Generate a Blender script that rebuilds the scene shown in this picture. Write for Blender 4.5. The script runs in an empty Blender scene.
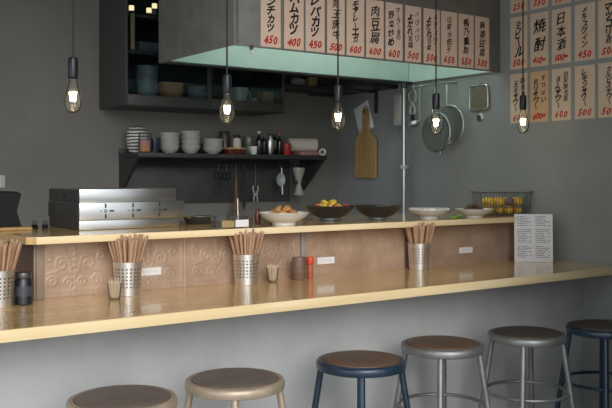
import bpy, bmesh, math, random
import numpy as np
from mathutils import Vector, Matrix, Euler
random.seed(7); rng = np.random.default_rng(7)
PI = math.pi
SC = bpy.context.scene
COL = SC.collection

# ------------------------------------------------------------------ camera (x = along the bar, y = into the kitchen, z up)
PSI = math.radians(35.5); F = 850.0; CAMZ = 1.40; HOR = 176.0
def at(u, v, y):                       # point on the plane at depth y seen at photo position u, v
    s = (u-306)/F
    dx = math.sin(PSI)+s*math.cos(PSI); dy = math.cos(PSI)-s*math.sin(PSI)
    t = y/dy
    return Vector((dx*t, y, CAMZ+(HOR-v)/F*t))
def xat(u, y): return at(u, 0, y).x
def yat(u, x):                         # depth on the side wall plane
    s = (u-306)/F
    return x*(math.cos(PSI)-s*math.sin(PSI))/(math.sin(PSI)+s*math.cos(PSI))
cam = bpy.data.cameras.new('camera'); camo = bpy.data.objects.new('camera', cam); COL.objects.link(camo)
camo.location = (0, 0, CAMZ); camo.rotation_euler = (PI/2, 0, -PSI)
cam.sensor_width = 36; cam.lens = F/612*36; cam.shift_y = (HOR-204)/612; cam.clip_start = 0.02
SC.camera = camo

# ------------------------------------------------------------------ materials
def M(name, col, rough=0.6, metal=0.0, noise=0.0, nscale=8.0, bump=0.0, bscale=40.0, coat=0.0, stretch=None, col2=None, spec=0.5, detail=5.0, brough=0.12):
    m = bpy.data.materials.new(name); m.use_nodes = True
    nt = m.node_tree; b = nt.nodes['Principled BSDF']
    b.inputs['Base Color'].default_value = (*col, 1); b.inputs['Roughness'].default_value = rough
    b.inputs['Metallic'].default_value = metal; b.inputs['Coat Weight'].default_value = coat
    b.inputs['Coat Roughness'].default_value = brough
    b.inputs['Specular IOR Level'].default_value = spec
    tc = nt.nodes.new('ShaderNodeTexCoord'); mp = nt.nodes.new('ShaderNodeMapping')
    nt.links.new(tc.outputs['Object'], mp.inputs['Vector'])
    if stretch: mp.inputs['Scale'].default_value = stretch
    if noise or col2:
        n = nt.nodes.new('ShaderNodeTexNoise'); n.inputs['Scale'].default_value = nscale; n.inputs['Detail'].default_value = detail
        n.inputs['Roughness'].default_value = 0.6
        nt.links.new(mp.outputs['Vector'], n.inputs['Vector'])
        r = nt.nodes.new('ShaderNodeValToRGB'); r.color_ramp.elements[0].position = 0.3; r.color_ramp.elements[1].position = 0.7
        c2 = col2 if col2 else tuple(c*(1-noise) for c in col); c1 = col if col2 else tuple(min(1, c*(1+noise)) for c in col)
        r.color_ramp.elements[0].color = (*c2, 1); r.color_ramp.elements[1].color = (*c1, 1)
        nt.links.new(n.outputs['Fac'], r.inputs['Fac']); nt.links.new(r.outputs['Color'], b.inputs['Base Color'])
    if bump:
        n2 = nt.nodes.new('ShaderNodeTexNoise'); n2.inputs['Scale'].default_value = bscale; n2.inputs['Detail'].default_value = 4
        nt.links.new(mp.outputs['Vector'], n2.inputs['Vector'])
        bp = nt.nodes.new('ShaderNodeBump'); bp.inputs['Strength'].default_value = bump; bp.inputs['Distance'].default_value = 0.01
        nt.links.new(n2.outputs['Fac'], bp.inputs['Height']); nt.links.new(bp.outputs['Normal'], b.inputs['Normal'])
    return m
def emis(name, col, s):
    m = bpy.data.materials.new(name); m.use_nodes = True; nt = m.node_tree; nt.nodes.clear()
    e = nt.nodes.new('ShaderNodeEmission'); o = nt.nodes.new('ShaderNodeOutputMaterial')
    e.inputs['Color'].default_value = (*col, 1); e.inputs['Strength'].default_value = s
    nt.links.new(e.outputs[0], o.inputs[0]); return m
def glassy(name, tint, rough=0.02, body=0.0, bodycol=(1, 1, 1), edge=0.35):
    m = bpy.data.materials.new(name); m.use_nodes = True; nt = m.node_tree; nt.nodes.clear()
    o = nt.nodes.new('ShaderNodeOutputMaterial'); tr = nt.nodes.new('ShaderNodeBsdfTransparent'); gl = nt.nodes.new('ShaderNodeBsdfGlossy')
    lw = nt.nodes.new('ShaderNodeLayerWeight'); lw.inputs['Blend'].default_value = edge
    tr.inputs['Color'].default_value = (*tint, 1); gl.inputs['Roughness'].default_value = rough
    mx = nt.nodes.new('ShaderNodeMixShader'); nt.links.new(lw.outputs['Fresnel'], mx.inputs[0])
    nt.links.new(tr.outputs[0], mx.inputs[1]); nt.links.new(gl.outputs[0], mx.inputs[2]); last = mx
    if body:
        df = nt.nodes.new('ShaderNodeBsdfTranslucent'); df.inputs['Color'].default_value = (*bodycol, 1)
        m2 = nt.nodes.new('ShaderNodeMixShader'); m2.inputs[0].default_value = body
        nt.links.new(mx.outputs[0], m2.inputs[1]); nt.links.new(df.outputs[0], m2.inputs[2]); last = m2
    nt.links.new(last.outputs[0], o.inputs[0]); return m
def wood(name, c1, c2, rough, coat, ring=14.0, axis=(0.6, 6, 10), knots=None):
    m = bpy.data.materials.new(name); m.use_nodes = True; nt = m.node_tree; b = nt.nodes['Principled BSDF']
    tc = nt.nodes.new('ShaderNodeTexCoord'); mp = nt.nodes.new('ShaderNodeMapping'); mp.inputs['Scale'].default_value = axis
    nt.links.new(tc.outputs['Object'], mp.inputs['Vector'])
    n = nt.nodes.new('ShaderNodeTexNoise'); n.inputs['Scale'].default_value = 2.0; n.inputs['Detail'].default_value = 8; n.inputs['Distortion'].default_value = 0.8
    nt.links.new(mp.outputs['Vector'], n.inputs['Vector'])
    w = nt.nodes.new('ShaderNodeTexWave'); w.inputs['Scale'].default_value = ring/10; w.inputs['Distortion'].default_value = 5; w.inputs['Detail'].default_value = 4
    w.bands_direction = 'Y'
    nt.links.new(mp.outputs['Vector'], w.inputs['Vector'])
    ad = nt.nodes.new('ShaderNodeMath'); ad.operation = 'MULTIPLY_ADD'; ad.inputs[1].default_value = 0.35
    nt.links.new(w.outputs['Fac'], ad.inputs[0]); nt.links.new(n.outputs['Fac'], ad.inputs[2])
    r = nt.nodes.new('ShaderNodeValToRGB'); r.color_ramp.elements[0].position = 0.38; r.color_ramp.elements[1].position = 0.95
    r.color_ramp.elements[0].color = (*c1, 1); r.color_ramp.elements[1].color = (*c2, 1)
    nt.links.new(ad.outputs[0], r.inputs['Fac']); nt.links.new(r.outputs['Color'], b.inputs['Base Color'])
    b.inputs['Roughness'].default_value = rough; b.inputs['Coat Weight'].default_value = coat; b.inputs['Coat Roughness'].default_value = 0.1
    bp = nt.nodes.new('ShaderNodeBump'); bp.inputs['Strength'].default_value = 0.015; bp.inputs['Distance'].default_value = 0.003
    nt.links.new(n.outputs['Fac'], bp.inputs['Height']); nt.links.new(bp.outputs['Normal'], b.inputs['Normal'])
    return m
def perforated(name):
    m = M(name, (0.88, 0.88, 0.88), 0.52, 0.95); nt = m.node_tree; b = nt.nodes['Principled BSDF']; o = nt.nodes['Material Output']
    def mt(op, a=None, bb=None):
        q = nt.nodes.new('ShaderNodeMath'); q.operation = op
        for i, x in enumerate((a, bb)):
            if x is None: continue
            if isinstance(x, (int, float)): q.inputs[i].default_value = x
            else: nt.links.new(x, q.inputs[i])
        return q.outputs[0]
    tc = nt.nodes.new('ShaderNodeTexCoord'); sp = nt.nodes.new('ShaderNodeSeparateXYZ'); nt.links.new(tc.outputs['Object'], sp.inputs[0])
    an = mt('MULTIPLY', mt('ARCTAN2', sp.outputs[1], sp.outputs[0]), 22/(2*PI))
    zz = mt('DIVIDE', sp.outputs[2], 0.0135)
    fa = mt('SUBTRACT', mt('FRACT', mt('ADD', an, 50.0)), 0.5); fz = mt('SUBTRACT', mt('FRACT', zz), 0.5)
    d = mt('ADD', mt('MULTIPLY', fa, fa), mt('MULTIPLY', fz, fz))
    tg = nt.nodes.new('ShaderNodeTangent'); tg.direction_type = 'RADIAL'; tg.axis = 'Z'
    b.inputs['Anisotropic'].default_value = 0.85; b.inputs['Anisotropic Rotation'].default_value = 0.25; nt.links.new(tg.outputs[0], b.inputs['Tangent'])
    hole = mt('LESS_THAN', d, 0.06)
    band = mt('MULTIPLY', mt('GREATER_THAN', sp.outputs[2], 0.027), mt('LESS_THAN', sp.outputs[2], 0.1085))
    fac = mt('MULTIPLY', hole, band)
    tr = nt.nodes.new('ShaderNodeBsdfTransparent'); mx = nt.nodes.new('ShaderNodeMixShader')
    nt.links.new(fac, mx.inputs[0]); nt.links.new(b.outputs[0], mx.inputs[1]); nt.links.new(tr.outputs[0], mx.inputs[2]); nt.links.new(mx.outputs[0], o.inputs[0])
    return m

m_wall   = M('grey_plaster', (0.215, 0.206, 0.190), 0.75, noise=0.10, nscale=2.2, bump=0.12, bscale=14, spec=0.3)
m_wallr  = M('grey_green_plaster', (0.29, 0.30, 0.288), 0.7, noise=0.10, nscale=2.0, bump=0.12, bscale=14, spec=0.3)
m_base   = M('bare_concrete', (0.43, 0.44, 0.445), 0.65, noise=0.13, nscale=3.2, bump=0.12, bscale=20, spec=0.35, detail=8)
m_floor  = M('floor_concrete', (0.22, 0.21, 0.20), 0.7, noise=0.15, nscale=3)
m_pave   = M('pavement', (0.40, 0.39, 0.37), 0.8, noise=0.15, nscale=3)
m_ceil   = M('ceiling_paint', (0.20, 0.20, 0.19), 0.8, noise=0.05)
m_top    = wood('varnished_wood', (0.56, 0.345, 0.125), (0.78, 0.53, 0.24), 0.24, 0.8)
m_edge   = wood('pale_wood_edge', (0.84, 0.64, 0.35), (0.95, 0.80, 0.53), 0.45, 0.15, axis=(0.8, 10, 14))
m_cut    = wood('cutting_board_wood', (0.42, 0.25, 0.09), (0.58, 0.38, 0.16), 0.5, 0.1, axis=(12, 12, 1.0))
m_brown  = M('dark_brown_wood', (0.12, 0.075, 0.055), 0.6, noise=0.3, nscale=6)
m_tin    = M('worn_copper_tin', (0.57, 0.41, 0.295), 0.42, 0.25, nscale=7, col2=(0.38, 0.26, 0.185), bump=0.1, bscale=60, spec=0.4)
m_post1  = M('worn_green_paint', (0.26, 0.25, 0.18), 0.6, nscale=14, col2=(0.33, 0.20, 0.15))
m_post2  = M('worn_blue_paint', (0.26, 0.28, 0.29), 0.5, nscale=14, col2=(0.36, 0.27, 0.23))
m_steel  = M('brushed_steel', (0.62, 0.62, 0.60), 0.3, 1.0, noise=0.04)
m_galv   = M('galvanised_steel', (0.25, 0.245, 0.225), 0.5, 0.45, noise=0.16, nscale=9, bump=0.03, bscale=20)
m_teal   = M('pale_teal_paint', (0.60, 0.76, 0.70), 0.5, noise=0.05, nscale=6)
m_dkmet  = M('dark_metal', (0.048, 0.050, 0.050), 0.45, 0.3, noise=0.15)
m_black  = M('black_plastic', (0.010, 0.011, 0.012), 0.5, spec=0.2)
m_blackm = M('matte_black', (0.02, 0.02, 0.02), 0.6)
m_cab    = M('charcoal_cabinet_paint', (0.052, 0.051, 0.048), 0.45, noise=0.1)
m_cabin  = M('dark_blue_grey_interior', (0.030, 0.038, 0.045), 0.6)
m_paper  = M('tan_menu_paper', (0.84, 0.63, 0.49), 0.8, noise=0.05, nscale=10, spec=0.2)
m_paper2 = M('buff_menu_paper', (0.68, 0.54, 0.40), 0.8, noise=0.05, nscale=10, spec=0.2)
m_paper3 = M('orange_menu_paper', (0.66, 0.43, 0.25), 0.8, noise=0.05, nscale=10, spec=0.2)
m_ink    = M('black_ink', (0.018, 0.018, 0.022), 0.7, spec=0.2)
m_red    = M('red_ink', (0.55, 0.045, 0.035), 0.7, spec=0.2)
m_white  = M('white_card', (0.80, 0.80, 0.80), 0.7)
m_grytxt = M('grey_violet_ink', (0.16, 0.14, 0.20), 0.8)
m_cer    = M('white_ceramic', (0.74, 0.74, 0.71), 0.25, coat=0.3)
m_cerg   = M('grey_white_ceramic', (0.47, 0.47, 0.445), 0.35, coat=0.1)
m_cerbl  = M('blue_grey_ceramic', (0.16, 0.19, 0.205), 0.35, coat=0.2)
m_cerbr  = M('brown_wood_bowl', (0.42, 0.20, 0.085), 0.4, noise=0.2)
m_cerblk = M('black_stoneware', (0.022, 0.024, 0.025), 0.35, coat=0.2)
m_chop   = M('bamboo_chopstick', (0.48, 0.295, 0.185), 0.6, noise=0.18, nscale=30)
m_pick   = M('toothpick_wood', (0.72, 0.58, 0.42), 0.7)
m_perf   = perforated('perforated_steel')
m_glass  = glassy('clear_glass', (0.98, 0.985, 0.98), edge=0.16, body=0.05)
m_bulb   = glassy('bulb_glass', (1.0, 0.995, 0.975), edge=0.22, body=0.012, bodycol=(1, 0.95, 0.85))
m_pane   = glassy('cabinet_pane', (0.85, 0.9, 0.92), edge=0.25)
m_fil    = emis('glowing_filament', (1.0, 0.82, 0.55), 22.0)
m_tubel  = emis('fluorescent_glow', (0.95, 1.0, 0.96), 14.0)
m_sock   = M('black_socket', (0.02, 0.025, 0.03), 0.3, 0.4)
m_brass  = M('brass', (0.5, 0.36, 0.14), 0.3, 1.0)
m_leathb = M('brown_seat_leather', (0.12, 0.070, 0.046), 0.42, noise=0.22, nscale=8, bump=0.08, bscale=120)
m_leathg = M('grey_brown_seat_leather', (0.145, 0.115, 0.098), 0.45, noise=0.2, nscale=9, bump=0.08, bscale=120)
m_leathd = M('dark_seat_leather', (0.06, 0.048, 0.040), 0.42, noise=0.2, nscale=8, bump=0.08, bscale=120)
m_beige  = M('worn_beige_steel', (0.46, 0.37, 0.275), 0.4, 0.45, noise=0.15, nscale=14)
m_navy   = M('navy_painted_steel', (0.017, 0.036, 0.062), 0.3, 0.2, noise=0.2, nscale=14, coat=0.3)
m_silver = M('worn_silver_steel', (0.28, 0.285, 0.28), 0.45, 0.75, noise=0.18, nscale=14)
m_fried  = M('fried_crust', (0.52, 0.26, 0.09), 0.7, noise=0.35, nscale=40, bump=0.5, bscale=60)
m_yel    = M('yellow_skin', (0.80, 0.50, 0.02), 0.5, noise=0.1)
m_yel2   = M('yellow_pepper', (0.70, 0.46, 0.05), 0.4, noise=0.15)
m_redv   = M('red_pepper', (0.45, 0.06, 0.03), 0.35)
m_green  = M('green_leaf', (0.20, 0.33, 0.05), 0.5, noise=0.2)
m_orv    = M('dull_purple_skin', (0.22, 0.12, 0.17), 0.5)
m_bmeat  = M('simmered_brown', (0.12, 0.065, 0.04), 0.5, noise=0.3, nscale=40)
m_redp   = M('red_plastic', (0.62, 0.075, 0.03), 0.35)
m_chili  = M('chili_powder', (0.45, 0.11, 0.05), 0.5, noise=0.15, nscale=50)
m_browng = M('brown_pottery', (0.19, 0.115, 0.085), 0.45, 0.1, noise=0.12)
m_dred   = M('dark_red_glass', (0.11, 0.012, 0.012), 0.25, coat=0.3)
m_tan    = M('tan_box', (0.44, 0.31, 0.15), 0.6)
m_yelbox = M('pale_yellow_box', (0.88, 0.74, 0.36), 0.5)
m_pink   = M('pink_cloth', (0.42, 0.20, 0.19), 0.8)
m_tissue = M('paper_roll', (0.62, 0.56, 0.49), 0.85)
m_rubber = M('rubber', (0.02, 0.02, 0.02), 0.8)
m_darkpan = M('dark_panel', (0.075, 0.076, 0.073), 0.4, 0.1, noise=0.15)
m_wire   = M('grey_wire', (0.20, 0.20, 0.19), 0.4, 0.6)
m_woodd  = M('spatula_wood', (0.22, 0.11, 0.05), 0.6)

def striped():
    m = M('black_white_stripes', (0.7, 0.7, 0.68), 0.35); nt = m.node_tree; b = nt.nodes['Principled BSDF']
    tc = nt.nodes.new('ShaderNodeTexCoord'); w = nt.nodes.new('ShaderNodeTexWave'); w.bands_direction = 'Z'
    w.inputs['Scale'].default_value = 16; w.inputs['Distortion'].default_value = 2.5
    r = nt.nodes.new('ShaderNodeValToRGB'); r.color_ramp.interpolation = 'CONSTANT'; r.color_ramp.elements[1].position = 0.45
    r.color_ramp.elements[0].color = (0.03, 0.03, 0.03, 1); r.color_ramp.elements[1].color = (0.66, 0.66, 0.63, 1)
    nt.links.new(tc.outputs['Object'], w.inputs['Vector']); nt.links.new(w.outputs['Fac'], r.inputs['Fac']); nt.links.new(r.outputs['Color'], b.inputs['Base Color'])
    return m
m_stripe = striped()

# ------------------------------------------------------------------ mesh helpers
class MB:
    def __init__(s): s.v = []; s.f = []
    def add(s, vs, fs):
        o = len(s.v); s.v += [tuple(v) for v in vs]; s.f += [tuple(i+o for i in f) for f in fs]; return s
    def box(s, c, d, rot=None, bev=0.0, seg=2):
        bm = bmesh.new(); bmesh.ops.create_cube(bm, size=1.0)
        for v in bm.verts: v.co = Vector((v.co.x*d[0], v.co.y*d[1], v.co.z*d[2]))
        if bev > 0: bmesh.ops.bevel(bm, geom=list(bm.edges), offset=bev, segments=seg, affect='EDGES', profile=0.5)
        R = Euler(rot).to_matrix() if rot else Matrix.Identity(3)
        bm.verts.index_update()
        s.add([R@v.co+Vector(c) for v in bm.verts], [[v.index for v in f.verts] for f in bm.faces]); bm.free(); return s
    def lathe(s, prof, c=(0, 0, 0), seg=32, rot=None):
        R = Euler(rot).to_matrix() if rot else Matrix.Identity(3); c = Vector(c)
        vs = []; fs = []; rings = []
        for r, z in prof:
            if r < 1e-6: rings.append([len(vs)]); vs.append(R@Vector((0, 0, z))+c)
            else:
                rings.append(list(range(len(vs), len(vs)+seg)))
                vs += [R@Vector((r*math.cos(2*PI*k/seg), r*math.sin(2*PI*k/seg), z))+c for k in range(seg)]
        for a, b in zip(rings, rings[1:]):
            if len(a) == 1 and len(b) == 1: continue
            for k in range(seg):
                k2 = (k+1) % seg
                if len(a) == 1: fs.append((a[0], b[k2], b[k]))
                elif len(b) == 1: fs.append((a[k], a[k2], b[0]))
                else: fs.append((a[k], a[k2], b[k2], b[k]))
        return s.add(vs, fs)
    def tube(s, pts, r, seg=8, closed=False, caps=True):
        pts = [Vector(p) for p in pts]; n = len(pts); rs = r if isinstance(r, (list, tuple)) else [r]*n
        vs = []; fs = []; up = None
        for i, p in enumerate(pts):
            if closed: t = (pts[(i+1) % n]-pts[i-1])
            else: t = pts[min(i+1, n-1)]-pts[max(i-1, 0)]
            t.normalize()
            if up is None: up = t.orthogonal().normalized()
            up = (up-t*up.dot(t))
            up = up.normalized() if up.length > 1e-6 else t.orthogonal().normalized()
            w = t.cross(up)
            vs += [p+(up*math.cos(2*PI*k/seg)+w*math.sin(2*PI*k/seg))*rs[i] for k in range(seg)]
        for i in range(n if closed else n-1):
            a = i*seg; b = ((i+1) % n)*seg
            for k in range(seg): fs.append((a+k, a+(k+1) % seg, b+(k+1) % seg, b+k))
        if caps and not closed: fs += [tuple(range(seg))[::-1], tuple(range((n-1)*seg, n*seg))]
        return s.add(vs, fs)
    def ring(s, c, R, r, seg=40, tseg=8):
        c = Vector(c); return s.tube([c+Vector((R*math.cos(2*PI*k/seg), R*math.sin(2*PI*k/seg), 0)) for k in range(seg)], r, tseg, True)
    def prism(s, poly, axis, a, b):                 # polygon in the two other axes pulled along axis from a to b
        n = len(poly); vs = []
        for q in (a, b):
            for p in poly: vs.append({'x': (q, p[0], p[1]), 'y': (p[0], q, p[1]), 'z': (p[0], p[1], q)}[axis])
        fs = [tuple(range(n))[::-1], tuple(range(n, 2*n))]+[(k, (k+1) % n, n+(k+1) % n, n+k) for k in range(n)]
        return s.add(vs, fs)
    def blob(s, c, r, amp=0.25, sub=2, sq=(1, 1, 1), seed=0):
        bm = bmesh.new(); bmesh.ops.create_icosphere(bm, subdivisions=sub, radius=1.0)
        rr = random.Random(seed); ph = [(rr.uniform(0, 6), rr.uniform(0, 6), rr.uniform(0, 6)) for _ in range(3)]
        bm.verts.index_update(); vs = []
        for v in bm.verts:
            k = 1+amp*sum(math.sin(v.co.x*(2+i)+p[0])*math.sin(v.co.y*(2+i)+p[1])*math.sin(v.co.z*(2+i)+p[2]) for i, p in enumerate(ph))
            vs.append(Vector((v.co.x*sq[0], v.co.y*sq[1], v.co.z*sq[2]))*r*k+Vector(c))
        s.add(vs, [[v.index for v in f.verts] for f in bm.faces]); bm.free(); return s
    def build(s, name, mat, parent=None, smooth=True, ang=35):
        me = bpy.data.meshes.new(name); me.from_pydata(s.v, [], s.f); me.update()
        bm = bmesh.new(); bm.from_mesh(me); bmesh.ops.recalc_face_normals(bm, faces=bm.faces); bm.to_mesh(me); bm.free()
        if smooth:
            for p in me.polygons: p.use_smooth = True
            me.set_sharp_from_angle(angle=math.radians(ang))
        me.materials.append(mat); o = bpy.data.objects.new(name, me); COL.objects.link(o)
        if parent: o.parent = parent
        return o
def tag(o, label, cat, group=None):
    o['label'] = label; o['category'] = cat
    if group: o['group'] = group
    return o
def thing(name, label, cat, loc=(0, 0, 0), rz=0.0, group=None):
    o = bpy.data.objects.new(name, None); COL.objects.link(o); o.empty_display_size = 0.05
    o.location = loc; o.rotation_euler = (0, 0, rz); return tag(o, label, cat, group)
def put(o, loc, rot=None):
    o.location = loc
    if rot: o.rotation_euler = rot
    return o
def struct(o): o['kind'] = 'structure'; return o
def copy_thing(o, loc, rot=None):
    c = o.copy(); COL.objects.link(c); c.location = loc
    if rot is not None: c.rotation_euler = rot
    for ch in o.children:
        d = ch.copy(); COL.objects.link(d); d.parent = c
        for g in ch.children:
            e = g.copy(); COL.objects.link(e); e.parent = d
    return c

# ------------------------------------------------------------------ the room
XL, XR, YB, ZC, YF = -3.2, 3.78, 4.89, 2.95, 1.25
struct(MB().box(((XL+XR)/2, (YF+YB)/2, -0.05), (XR-XL+0.2, YB-YF+0.2, 0.1)).build('floor', m_floor, smooth=False))
struct(MB().box((-4, YF-0.1-6, -0.051), (26, 12, 0.1)).build('floor_pavement', m_pave, smooth=False))
struct(MB().box(((XL+XR)/2, YB+0.05, ZC/2), (XR-XL+0.2, 0.1, ZC)).build('wall_back', m_wall, smooth=False))
struct(MB().box((XR+0.05, (YB-2.2)/2, ZC/2), (0.1, YB+2.2, ZC)).build('wall_right', m_wallr, smooth=False))
struct(MB().box(((XL+XR)/2, (YF+YB)/2, ZC+0.05), (XR-XL+0.2, YB-YF+0.2, 0.1)).build('ceiling', m_ceil, smooth=False))

struct(MB().box(((2.5+XR)/2, YF-0.06, ZC/2), (XR-2.5-0.001, 0.12, ZC)).build('wall_shade_blocker', m_wall, smooth=False))  # unseen wall added out of view to shade the right end of the bar

# bar: concrete half wall, worktop, raised ledge
ZT = 0.946; ZTB = 0.909; YC0, YC1 = 2.55, 3.12; YBASE = 2.80; YP = 3.12
struct(MB().box(((XL+XR)/2, (YBASE+3.10)/2, ZTB/2), (XR-XL, 3.10-YBASE, ZTB-0.001)).build('wall_bar', m_base, smooth=False))
ct = thing('bar_worktop', 'long varnished wooden bar worktop with pale front edge above the concrete half wall', 'counter', (XL+0.75, YC0, ZTB))
x0 = XL+0.75
def loc2(p): return (p[0]-x0, p[1]-YC0)
poly = [loc2(p) for p in ((x0, YC0+0.006), (XR-0.001, YC0+0.006), (XR-0.001, YC1-0.001), (0.985, YC1-0.001), (0.985, 3.72), (x0, 3.72))]
MB().prism(poly, 'z', 0.0, ZT-ZTB).build('worktop', m_top, ct, smooth=False)
MB().box(((XR-0.001-x0)/2, 0.003, (ZT-ZTB)/2), (XR-0.001-x0, 0.006, ZT-ZTB), bev=0.0025).build('front_edge', m_edge, ct)

ZL = 1.182; ZLB = 1.155; YL0 = 3.02; YL1 = 3.74; XLL = 0.947
lg = thing('serving_ledge', 'raised wooden serving ledge with pale front edge running behind the bar worktop', 'counter', (XLL, YL0, ZLB))
h = ZL-ZLB
MB().prism([(0.03, 0.006), (XR-0.001-XLL, 0.006), (XR-0.001-XLL, YL1-YL0), (0, YL1-YL0), (0, 0.03)], 'z', 0, h).build('ledge_board', m_top, lg, smooth=False)
MB().box(((XR-0.001-XLL+0.028)/2, 0.003, h/2), (XR-0.001-XLL-0.028, 0.006, h), bev=0.002).build('front_edge', m_edge, lg)

# embossed tin backsplash
tin = thing('tin_backsplash', 'worn copper coloured embossed tin panelling between bar worktop and serving ledge', 'panelling', (1.0, YP, ZT))
TW = 0.305; HT = ZLB-ZT-0.001; NX = 900; NZ = 72; LX = XR-0.001-1.0
xs = np.linspace(0, LX, NX); zs = np.linspace(0, HT, NZ)
mot = []                                            # one tile's scroll motif as curve samples (a, b, weight, width)
def spiral(ca, cb, r0, r1, a0, turns, n=26, w=0.0045, k=1.0):
    for i in range(n):
        t = i/(n-1); r = r0+(r1-r0)*t; an = a0+turns*2*PI*t
        mot.append((ca+r*math.cos(an), cb+r*math.sin(an), k, w))
for sgn in (-1, 1):
    A = TW/2
    spiral(A+sgn*0.050, 0.125, 0.006, 0.030, 0.3 if sgn > 0 else PI-0.3, sgn*1.4)
    spiral(A+sgn*0.085, 0.060, 0.005, 0.024, 1.3 if sgn > 0 else PI-1.3, -sgn*1.3)
    spiral(A+sgn*0.030, 0.055, 0.004, 0.020, 2.6 if sgn > 0 else PI-2.6, sgn*1.2)
    spiral(A+sgn*0.100, 0.150, 0.004, 0.018, 0.6 if sgn > 0 else PI-0.6, sgn*1.2)
    for i in range(7):
        t = i/6; mot.append((A+sgn*(0.012+0.028*t), 0.095+0.08*t, 1.0, 0.006-0.003*t))
        mot.append((A+sgn*(0.065+0.04*t), 0.10-0.01*t, 0.9, 0.006-0.003*t))
for i in range(8): mot.append((TW/2, 0.03+0.15*i/7, 1.0, 0.006))
for k in range(12):                                 # small flower at the centre
    mot.append((TW/2+0.014*math.cos(k*PI/6), 0.1+0.014*math.sin(k*PI/6), 0.9, 0.005))
for k in range(13):
    mot.append((0.018+k*(TW-0.036)/12, 0.0135, 0.55, 0.0055)); mot.append((0.018+k*(TW-0.036)/12, HT-0.014, 0.45, 0.0055))
na = int(round(NX*TW/LX)); ta = np.linspace(0, TW, 160, endpoint=False)
TA, TB = np.meshgrid(ta, zs); Ht = np.zeros_like(TA)
for a, b, k, w in mot: Ht = np.maximum(Ht, k*np.exp(-((TA-a)**2+(TB-b)**2)/(w*w)))
for da, k in ((0.0, -0.5), (0.006, 0.7), (TW, -0.5), (TW-0.006, 0.7), (0.012, 0.35), (TW-0.012, 0.35)):
    Ht += k*np.exp(-((TA-da)**2)/(0.0022**2))
for db, k in ((0.004, 0.5), (0.0235, 0.5), (HT-0.004, 0.4)): Ht += k*np.exp(-((TB-db)**2)/(0.0022**2))
idx = (np.mod(xs, TW)/TW*160).astype(int) % 160
Hh = Ht[:, idx]*0.0020
vs = [(xs[i], -0.0005-Hh[j, i], zs[j]) for j in range(NZ) for i in range(NX)]
fs = [(j*NX+i, j*NX+i+1, (j+1)*NX+i+1, (j+1)*NX+i) for j in range(NZ-1) for i in range(NX-1)]
mb = MB(); mb.add(vs, fs); mb.add([(0, 0.012, 0), (LX, 0.012, 0), (LX, 0.012, HT), (0, 0.012, HT)], [(0, 1, 2, 3)])
o = mb.build('embossed_panel', m_tin, tin, ang=80)
MB().box((0.018, -0.009, HT/2), (0.03, 0.014, HT), bev=0.003).build('corner_post', m_post1, tin)
MB().box((2.205-1.0, -0.008, HT/2), (0.026, 0.012, HT), bev=0.003).build('seam_post', m_post2, tin)
MB().box((2.825-1.0, -0.006, HT/2), (0.014, 0.008, HT), bev=0.002).build('seam_post', m_brown, tin)
MB().box((0.012, 0.31, HT/2), (0.02, 0.60, HT), bev=0.002).build('end_board', m_brown, tin)
MB().box((LX/2, 0.612, (HT)/2), (LX, 0.018, HT), bev=0.002).build('rear_board', m_brown, tin)
for k, (u, v) in enumerate(((150, 271.5), (326, 260.5), (466, 250))):
    p = at(u, v, YP-0.006)
    lb = MB().box((0, 0, 0), (0.098, 0.0012, 0.031)).build('paper_label', m_white); put(lb, (p.x, YP-0.0056, p.z))
    tag(lb, ('blank white paper label on the tin panelling beside the left steel holder',
             'blank white paper label on tin panelling right of the red capped shaker',
             'blank white paper label on the tin panelling nearest the menu card')[k], 'label', 'white labels on the tin panelling')
    s = MB()
    for q in range(7): s.box((-0.03+q*0.01, -0.0009, 0.001+0.002*math.sin(q*2)), (0.006, 0.0006, 0.003))
    s.build('faint_mark', M('faint_pencil', (0.55, 0.55, 0.55), 0.8), lb, smooth=False)

# ------------------------------------------------------------------ hood
YH = 3.36; XH = at(233.5, 47, YH).x; ZH = CAMZ+0.1785*YH; YHB = 4.14
hd = thing('extractor_hood', 'big galvanised steel extractor hood with pale teal underside above the ledge', 'hood', (XH, YH, ZH))
W = XR-0.001-XH; D = YHB-YH; HH = ZC-0.002-ZH
MB().box((W/2, 0.003, HH/2), (W, 0.006, HH), bev=0.002).build('front_sheet', m_galv, hd)
MB().box((0.003, D/2+0.003, HH/2), (0.006, D-0.006, HH), bev=0.001).build('side_sheet', m_galv, hd)
MB().box((W/2, D-0.004, HH/2), (W-0.012, 0.008, HH-0.004)).build('rear_sheet', m_galv, hd)
MB().box((W/2, 0.0085, HH/2), (W-0.02, 0.003, HH-0.02)).build('inner_lining', m_teal, hd, smooth=False)
MB().box((W/2, D-0.0105, HH/2), (W-0.02, 0.003, HH-0.02)).build('inner_lining', m_teal, hd, smooth=False)
MB().box((0.0085, D/2, HH/2), (0.003, D-0.03, HH-0.02)).build('inner_lining', m_teal, hd, smooth=False)
MB().box((W-0.003, D/2+0.003, HH/2), (0.006, D-0.006, HH), bev=0.001).build('side_sheet', m_galv, hd)
MB().box((W-0.0085, D/2, HH/2), (0.003, D-0.03, HH-0.02)).build('inner_lining', m_teal, hd, smooth=False)
MB().box((W/2, D/2, 0.62), (W-0.02, D-0.03, 0.004)).build('baffle', m_teal, hd, smooth=False)
MB().box((W/2, D-0.02, 0.006), (W-0.02, 0.05, 0.012), bev=0.002).build('grease_gutter', m_dkmet, hd)
lt = MB().box((W/2, D*0.5, 0.605), (1.30, 0.07, 0.026), bev=0.004).build('lamp_housing', m_white, hd)
MB().tube([(W/2-0.62, D*0.5, 0.577), (W/2+0.62, D*0.5, 0.577)], 0.013, 12).build('fluorescent_tube', m_tubel, lt)
MB().box((W/2, -0.003, 0.003), (W, 0.006, 0.006), bev=0.001).build('drip_lip', m_galv, hd)
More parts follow.
